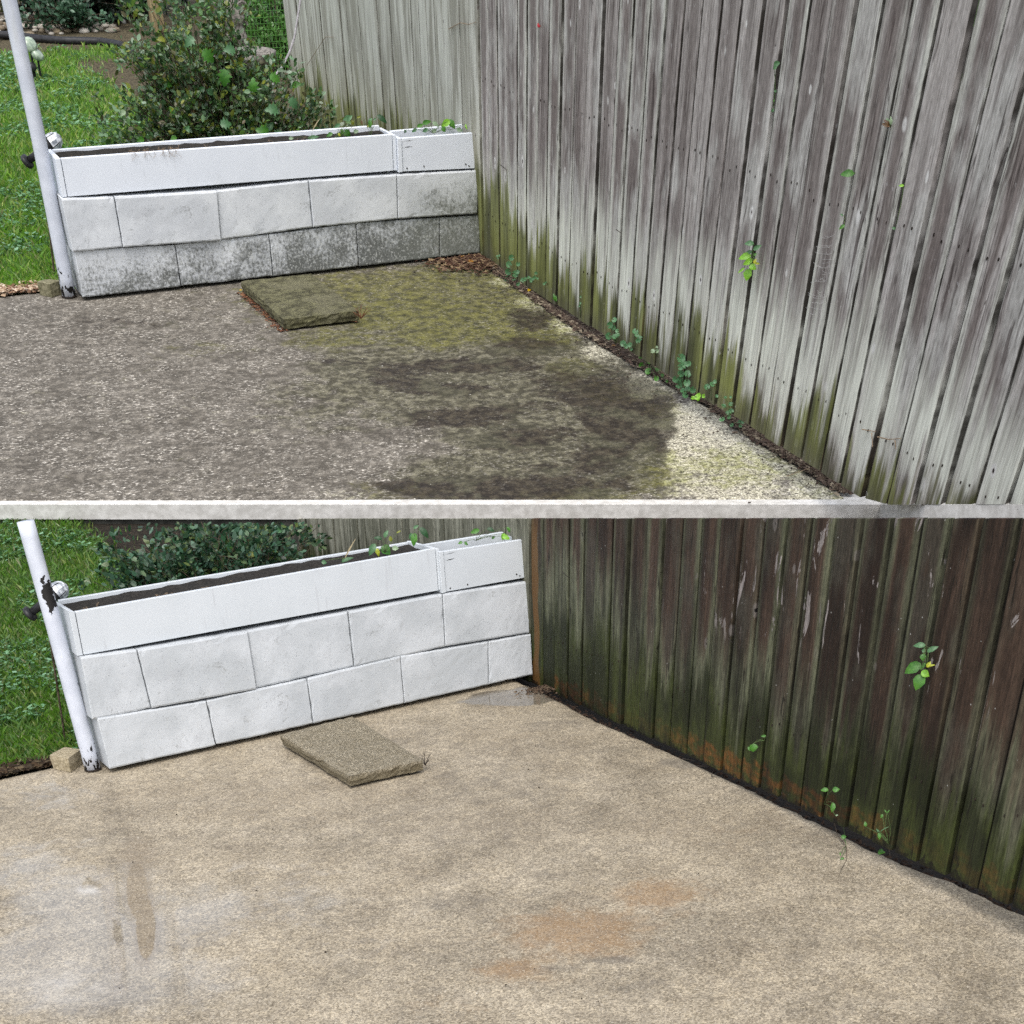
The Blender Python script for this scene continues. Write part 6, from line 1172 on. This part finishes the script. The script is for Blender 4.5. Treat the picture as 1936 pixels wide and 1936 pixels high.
# ------------------------------------------------------------------ shrubs
def shrub(P, base, tips, nst, nleaf, lsize, cols, label, name='leafy_shrub', cull=None, seed=1, part_leaves=60, zlow=.06, spread=.12, cat='shrub', twigs=True):
    """stems run from the base to points inside the ellipsoids listed in tips: (centre, radii, weight)"""
    r = random.Random(seed); base = Vector(base)
    f = thing(name, P, tuple(base), label, cat)
    cn = Vector(cull) if cull else None; C = Vector(P.C)
    ok = (lambda p: cn.dot(p - C) < -.012) if cull else (lambda p: True)
    br = MB(); anchors = []
    tw = [t[2] for t in tips]
    for i in range(nst):
        c, rad, _ = r.choices(tips, tw)[0]
        while True:
            q = Vector([r.uniform(-1, 1) for _ in range(3)])
            if q.length < 1: break
        if r.random() < .55: q = q.normalized() * r.uniform(.8, 1.08)
        tip = Vector(c) + Vector((q.x * rad[0], q.y * rad[1], q.z * rad[2])); tip.z = max(tip.z, zlow)
        st = base + Vector((r.gauss(0, spread * .5), r.gauss(0, spread * .3), 0))
        ctl = st.lerp(tip, .45) + Vector((r.gauss(0, .03), r.gauss(0, .03), .06 + .05 * r.random()))
        pts = []
        for k in range(7):
            t = k / 6; pts.append(st * (1 - t) ** 2 + ctl * 2 * t * (1 - t) + tip * t * t + Vector((r.gauss(0, .005), r.gauss(0, .005), r.gauss(0, .005))))
        pts = [p for p in pts if ok(p)]
        if len(pts) < 3: continue
        br.tube(pts, .0045 * r.uniform(.6, 1.2), .0011, 4)
        for k in range(2, len(pts)):
            anchors.append((pts[k], (pts[k] - pts[k - 1]).normalized()))
            if r.random() < .8 and twigs:
                d = Vector([r.uniform(-1, 1), r.uniform(-1, 1), r.uniform(-.5, .9)]).normalized() * r.uniform(.03, .10); e = pts[k] + d; m = pts[k] + d * .5 + Vector((0, 0, .008))
                if ok(e): br.tube([pts[k], m, e], .0013, .0006, 3); anchors += [(m, d.normalized()), (e, d.normalized()), (e, d.normalized())]
    if br.v: part('branches', br.mesh('branches', bark_m), f)
    V = []; F = []; big = 0
    mat = foliage_mat(name + '_leaves', cols)
    for i in range(nleaf):
        p, d = r.choice(anchors); p = p + Vector((r.gauss(0, .014), r.gauss(0, .014), r.gauss(0, .012)))
        L = lsize * r.uniform(.55, 1.25); dd = (d + Vector((r.uniform(-1, 1), r.uniform(-1, 1), r.uniform(-.6, .9))) * 1.1).normalized()
        if not ok(p) or not ok(p + dd * L): continue
        nr = Vector((r.uniform(-.9, .9), r.uniform(-1, .5), r.uniform(.1, 1.2))).normalized(); s = dd.cross(nr).normalized(); u = s.cross(dd)
        w = L * r.uniform(.28, .36); m = p + dd * L * .5 - u * w * .2
        k = len(V); V += [p, m + s * w * .8 - dd * L * .15 + u * w * .25, m + s * w * .75 + dd * L * .18 + u * w * .25, p + dd * L, m - s * w * .75 + dd * L * .18 + u * w * .25, m - s * w * .8 - dd * L * .15 + u * w * .25]
        F += [(k, k + 1, k + 2, k + 3), (k, k + 3, k + 4, k + 5)]
    props(part('foliage', mesh_from('foliage', V, F, mat), f), kind='stuff')
    for i in range(part_leaves):
        p, d = r.choice(anchors); L = lsize * r.uniform(1.2, 1.6)
        toC = (C - p).normalized(); p = p + toC * .03
        dd = (d + Vector((r.uniform(-1, 1), r.uniform(-1, 1), r.uniform(-.6, .6)))).normalized()
        if not ok(p + dd * L): continue
        vs_, fs = leaf_verts(-dd * L / 2, dd * L / 2, .62, 'ovate', (toC + Vector((r.uniform(-.5, .5), r.uniform(-.3, .3), r.uniform(-.1, .6)))).normalized(), r)
        part('leaf', mesh_from('leaf', vs_, fs, leafmat(r.choice(['mid', 'ivy', 'green', 'pale', 'dark', 'olive'])), True), f, p)
    return f
sc_ = [(.015, .04, .012), (.04, .095, .03), (.07, .16, .05), (.03, .075, .018), (.12, .23, .10), (.10, .20, .03), (.24, .26, .04), (.06, .12, .04), (.18, .30, .17), (.30, .38, .28), (.10, .07, .03), (.05, .12, .025)]
sU = shrub(B, (1.02, 1.28, 0), [((.98, 1.25, .44), (.40, .25, .26), 5), ((1.28, 1.30, .40), (.27, .22, .22), 3), ((.84, 1.25, .74), (.30, .2, .16), 3.0), ((.64, 1.2, .46), (.26, .15, .24), 2.2), ((1.08, 1.3, .80), (.12, .12, .12), .7)], 340, 27000, .030, sc_,
      'bushy mid-green garden shrub behind the long planter of dark soil', seed=21, part_leaves=110)
sL = shrub(A, (.98, 1.20, 0), [((.92, 1.15, .34), (.42, .22, .30), 5), ((1.25, 1.25, .25), (.16, .16, .2), 1.5), ((.52, 1.1, .45), (.17, .15, .18), 1.0), ((1.15, 1.5, .5), (.45, .25, .2), 2.5)], 320, 26000, .032, [(.008, .026, .010), (.02, .055, .025), (.035, .10, .045), (.015, .045, .015), (.06, .15, .09), (.10, .14, .03), (.12, .21, .15)],
      'dark green garden shrub behind the clean white planter', seed=22, part_leaves=70, cull=DATA['cutL'])
# larger lobed leaves of a vine growing through the upper shrub
vr = random.Random(77)
wv = thing('lobed_vine', B, (1.1, 1.05, 0), 'vine with large lobed green leaves growing up through the bushy shrub', 'vine')
mb = MB()
for (x, y, z, L, c) in ((.90, 1.0, .70, .068, 'green'), (.97, 1.02, .61, .072, 'green'), (1.10, 1.0, .58, .060, 'green'), (1.20, .98, .60, .056, 'green'), (1.0, 1.0, .72, .056, 'mid'), (.82, 1.0, .76, .056, 'mid'), (1.16, .95, .48, .064, 'mid'), (1.27, .95, .50, .056, 'mid'), (1.02, .92, .36, .064, 'green'), (1.10, .93, .40, .064, 'green'), (1.2, 1.0, .37, .048, 'mid'), (.93, .93, .44, .056, 'mid')):
    p = Vector((x, y, z)); toC = (Vector(B.C) - p).normalized(); d = (Vector((vr.uniform(-1, 1), 0, vr.uniform(-1, .3)))).normalized()
    vs_, fs = leaf_verts(-d * L / 2, d * L / 2, .8, 'lobed', (toC + Vector((vr.uniform(-.3, .3), 0, .4))).normalized(), vr)
    part('leaf', mesh_from('leaf', vs_, fs, leafmat(c), True), wv, p)
    mb.tube([Vector((1.1 + vr.uniform(-.03, .03), 1.05, 0)), Vector(((1.1 + x) / 2, 1.06, z * .6)), p - d * L / 2], .0022, .001, 4)
part('stem', mb.mesh('stem', stem_m), wv)

# ------------------------------------------------------------------ far things of the upper garden
# bare pale cane leaning over
pts = [Vector(p) for p in M_['vine']]; d = pts[0] - pts[1]
cp = [pts[0] + d * 3, pts[0] + d * 1.5] + pts; cp.append(Vector((pts[-1].x - .05, pts[-1].y - .1, .0)))
base = cp[-1]; mb = MB(); mb.tube([p - base for p in cp][::-1], .006, .005, 6)
props(top('bare_cane', mb.mesh('bare_cane', cane_m), B, tuple(base)), 'pale bare cane arching up between the shrub and the far end of the fence', 'cane')
# urn with ornament
ux, uy = 1.765, 3.6
u = thing('garden_urn', B, (ux, uy, 0), 'weathered stone urn on a pedestal behind the shrub, carved ornament in its bowl', 'urn')
mb = MB(); mb.lathe([(.10, .0), (.11, .02), (.07, .04), (.045, .08), (.04, .18), (.06, .22)], (ux, uy, 0), 20); part('pedestal', mb.mesh('pedestal', stone_m), u)
mb = MB(); mb.lathe([(.05, .22), (.12, .255), (.19, .30), (.225, .335), (.232, .365), (.215, .368), (.19, .345), (.10, .33), (.02, .325)], (ux, uy, 0), 32); part('bowl', mb.mesh('bowl', stone_m, True), u)
mb = MB(); r_ = random.Random(2)
mb.lathe([(.085, .325), (.095, .36), (.06, .40), (.075, .44), (.05, .50), (.07, .54), (.06, .60), (.03, .66)], (ux - .01, uy, 0), 10)
for k in range(14):
    a = r_.uniform(0, 6.28); z = .36 + .3 * r_.random(); c = Vector((ux - .01 + .06 * math.cos(a), uy + .06 * math.sin(a), z)); R = r_.uniform(.018, .032)
    mb.tube([c + Vector((R * math.cos(t), -.01, R * math.sin(t))) for t in [q * .8 for q in range(7)]], .009, .005, 5)
part('ornament', mb.mesh('ornament', stone_m), u)
# wire mesh panel beyond the fence end
mx0, mx1, my = 2.12, 3.3, 4.7
wp = thing('wire_mesh_panel', B, (mx0, my, 0), 'green wire mesh panel standing beyond the far end of the grey fence', 'mesh panel')
mb = MB()
for i in range(48): x = mx0 + (mx1 - mx0) * i / 47; mb.tube([(x, my, 0), (x, my, 1.0)], .002, .002, 3)
for i in range(28): z = .01 + i * .036; mb.tube([(mx0, my - .003, z), (mx1, my - .003, z)], .002, .002, 3)
props(part('wires', mb.mesh('wires', wirem), wp), kind='stuff')
mb = MB(); mb.tube([(mx0 - .01, my, 0), (mx0 - .01, my, 1.05)], .012, .012, 8); part('end_post', mb.mesh('end_post', black_m), wp)
shrub(B, (2.6, 5.2, 0), [((2.5, 5.3, .4), (.5, .25, .5), 1)], 70, 4200, .04, [(.04, .11, .02), (.08, .20, .03), (.12, .27, .06), (.06, .14, .03)], 'light green shrub growing behind the wire mesh panel', seed=31, part_leaves=0)
# old post and dark evergreen
mb = MB(); mb.box(-.05, .05, -.05, .05, 0, 1.2); props(top('wooden_post', bev(mb.mesh('wooden_post', postw_m), .006), B, (2.19, 7.6, 0)), 'yellowish old wooden post at the back edge of the lawn', 'post')
mb = MB(); mb.tube([(0, 0, 0), (0, 0, 1.2)], .012, .012, 8); props(top('black_pole', mb.mesh('black_pole', black_m), B, (2.28, 7.2, 0)), 'thin black metal pole beside the old wooden post', 'pole')
shrub(B, (1.85, 8.7, 0), [((1.8, 8.4, .30), (.85, .5, .5), 3), ((2.6, 9.3, .5), (.8, .5, .6), 2)], 230, 16000, .055, [(.003, .007, .004), (.006, .014, .007), (.010, .024, .012), (.004, .009, .004)], 'very dark evergreen shrub at the back of the lawn', name='evergreen_shrub', seed=32, part_leaves=0, spread=.5)
shrub(B, (1.55, 7.9, 0), [((1.45, 7.8, .12), (.42, .15, .16), 1)], 40, 1300, .045, [(.015, .045, .02), (.04, .10, .05), (.10, .20, .12)], 'low pale-leaved branch spreading in front of the dark evergreen', seed=33, part_leaves=0)
shrub(B, (.9, 8.9, 0), [((.95, 9.1, .25), (.55, .3, .25), 1)], 60, 1700, .045, [(.03, .05, .015), (.08, .11, .03), (.05, .07, .03), (.14, .13, .06)], 'thin scrubby bush behind the pale river stones', seed=34, part_leaves=0)
shrub(B, (3.2, 7.6, 0), [((3.0, 7.2, .35), (.9, .3, .4), 1)], 70, 2600, .05, [(.02, .06, .02), (.05, .13, .04), (.10, .19, .09), (.15, .22, .06)], 'mixed green bush at the far right back of the lawn', seed=35, part_leaves=0)
# pale river stones
r = random.Random(6); mb = MB()
for i in range(520):
    x = -.6 + 2.5 * r.random(); y = 7.75 + 1.6 * r.random(); s = r.uniform(.02, .05); k = len(mb.v)
    mb.lathe([(s * .5, -.3 * s), (s, .05 * s), (s * .75, .45 * s), (s * .2, .6 * s)], (x, y, .0), 7)
    for q in range(k, len(mb.v)):
        v = mb.v[q]; mb.v[q] = (x + (v[0] - x) * (1 + .3 * math.sin(i)), v[1], v[2])
props(top('river_stones', mb.mesh('river_stones', chipmat('river_stone', [(.20, .18, .15), (.34, .31, .26), (.45, .42, .37), (.12, .10, .08), (.30, .24, .16)]), True), B), kind='stuff')
ed = [Vector(p) + Vector((0, 0, .02)) for p in M_['edging']]; fine = []
for a, b in zip(ed[:-1], ed[1:]):
    for k in range(3): fine.append(a.lerp(b, k / 3))
fine.append(ed[-1]); base = fine[0].copy(); mb = MB(); mb.tube([p - base for p in fine], .028, .028, 8)
props(top('lawn_edging', mb.mesh('lawn_edging', black_m, True), B, tuple(base)), 'black rolled lawn edging curving round the back of the grass', 'edging')

# garden stake lights
glass_m = N('clouded_glass'); _c = glass_m.coord(); glass_m = glass_m.done(glass_m.mix(glass_m.step(glass_m.noise(_c, 60, 3), .4, .6), (.25, .27, .3), (.75, .77, .8)), .15, None, .6)
green_glass = simple('pale_green_glass', (.20, .26, .20), (.42, .50, .38), 30, .15, .1, 3, (1, 1, 1), .6)
def stake_light(P, lens, cap, foot, label, gm):
    lens, cap, foot = Vector(lens), Vector(cap), Vector(foot); ax = (lens - cap).normalized(); L = (lens - cap).length
    f = thing('stake_light', P, tuple(foot), label, 'garden light')
    mb = MB(); R = .036; mb.lathe([(R, 0), (R * 1.0, .012), (R * .9, .03), (R * .6, .045), (R * .2, .052)], tuple(lens - ax * .02), 9, ax); part('lens', mb.mesh('lens', gm), f)
    mb = MB()
    for k in range(5):
        a = k * 1.256; q = ax.orthogonal().normalized(); s = ax.cross(q); e = (q * math.cos(a) + s * math.sin(a))
        mb.tube([lens - ax * .02 + e * R * 1.02, lens + ax * .01 + e * R * .93, lens + ax * .034], .0018, .0018, 4)
    part('cage', mb.mesh('cage', black_m), f)
    mb = MB(); mb.lathe([(.014, 0), (.016, L * .6), (.03, L * .78)], tuple(cap + ax * .01), 16, ax); part('housing', mb.mesh('housing', black_m, True), f)
    mb = MB(); mb.lathe([(.022, -.008), (.029, -.004), (.029, .008), (.022, .011)], tuple(cap), 18, (ax + Vector((0, -.5, .3))).normalized()); part('cap', mb.mesh('cap', black_m, True), f)
    mb = MB(); mb.tube([foot, cap.lerp(lens, .5)], .004, .004, 6); part('stake', mb.mesh('stake', bark_m), f)
stake_light(B, M_['lensU'][0], M_['lensU'][1], M_['lensU'][2], 'black garden stake light with caged glass lens behind the porch post of the grimy patio', glass_m)
stake_light(A, M_['lensL'][0], M_['lensL'][1], M_['lensL'][2], 'black garden stake light with caged glass lens behind the chipped porch post', glass_m)
for k, (p, lab) in enumerate(zip(M_['glassU'][:2], ('round pale green glass garden light on the far lawn, partly behind the post', 'pale green glass garden light lying right of the round one on the far lawn'))):
    p = Vector(p); f = thing('glass_garden_light', B, (p.x, p.y, 0), lab, 'garden light', 'pale glass lights on the far lawn')
    mb = MB(); mb.lathe([(.02, -.03), (.045, -.015), (.052, .008), (.036, .022), (.01, .026)], tuple(p), 14, (.3, -1, .6) if k == 0 else (.6, -.4, .8)); part('globe', mb.mesh('globe', green_glass, True), f)
    mb = MB(); mb.tube([(p.x, p.y + .02, 0), (p.x, p.y, p.z - .03)], .008, .008, 6); part('stake', mb.mesh('stake', black_m), f)
p = Vector(M_['glassU'][2]); mb = MB(); mb.lathe([(.015, -.03), (.035, -.01), (.03, .02), (.01, .03)], (0, 0, p.z), 10); mb.tube([(0, 0, 0), (0, 0, p.z)], .006, .006, 5)
props(top('small_garden_lamp', mb.mesh('small_garden_lamp', black_m, True), B, (p.x, p.y, 0)), 'small black garden lamp on the lawn below the pale glass lights', 'garden light')
clean_tags()
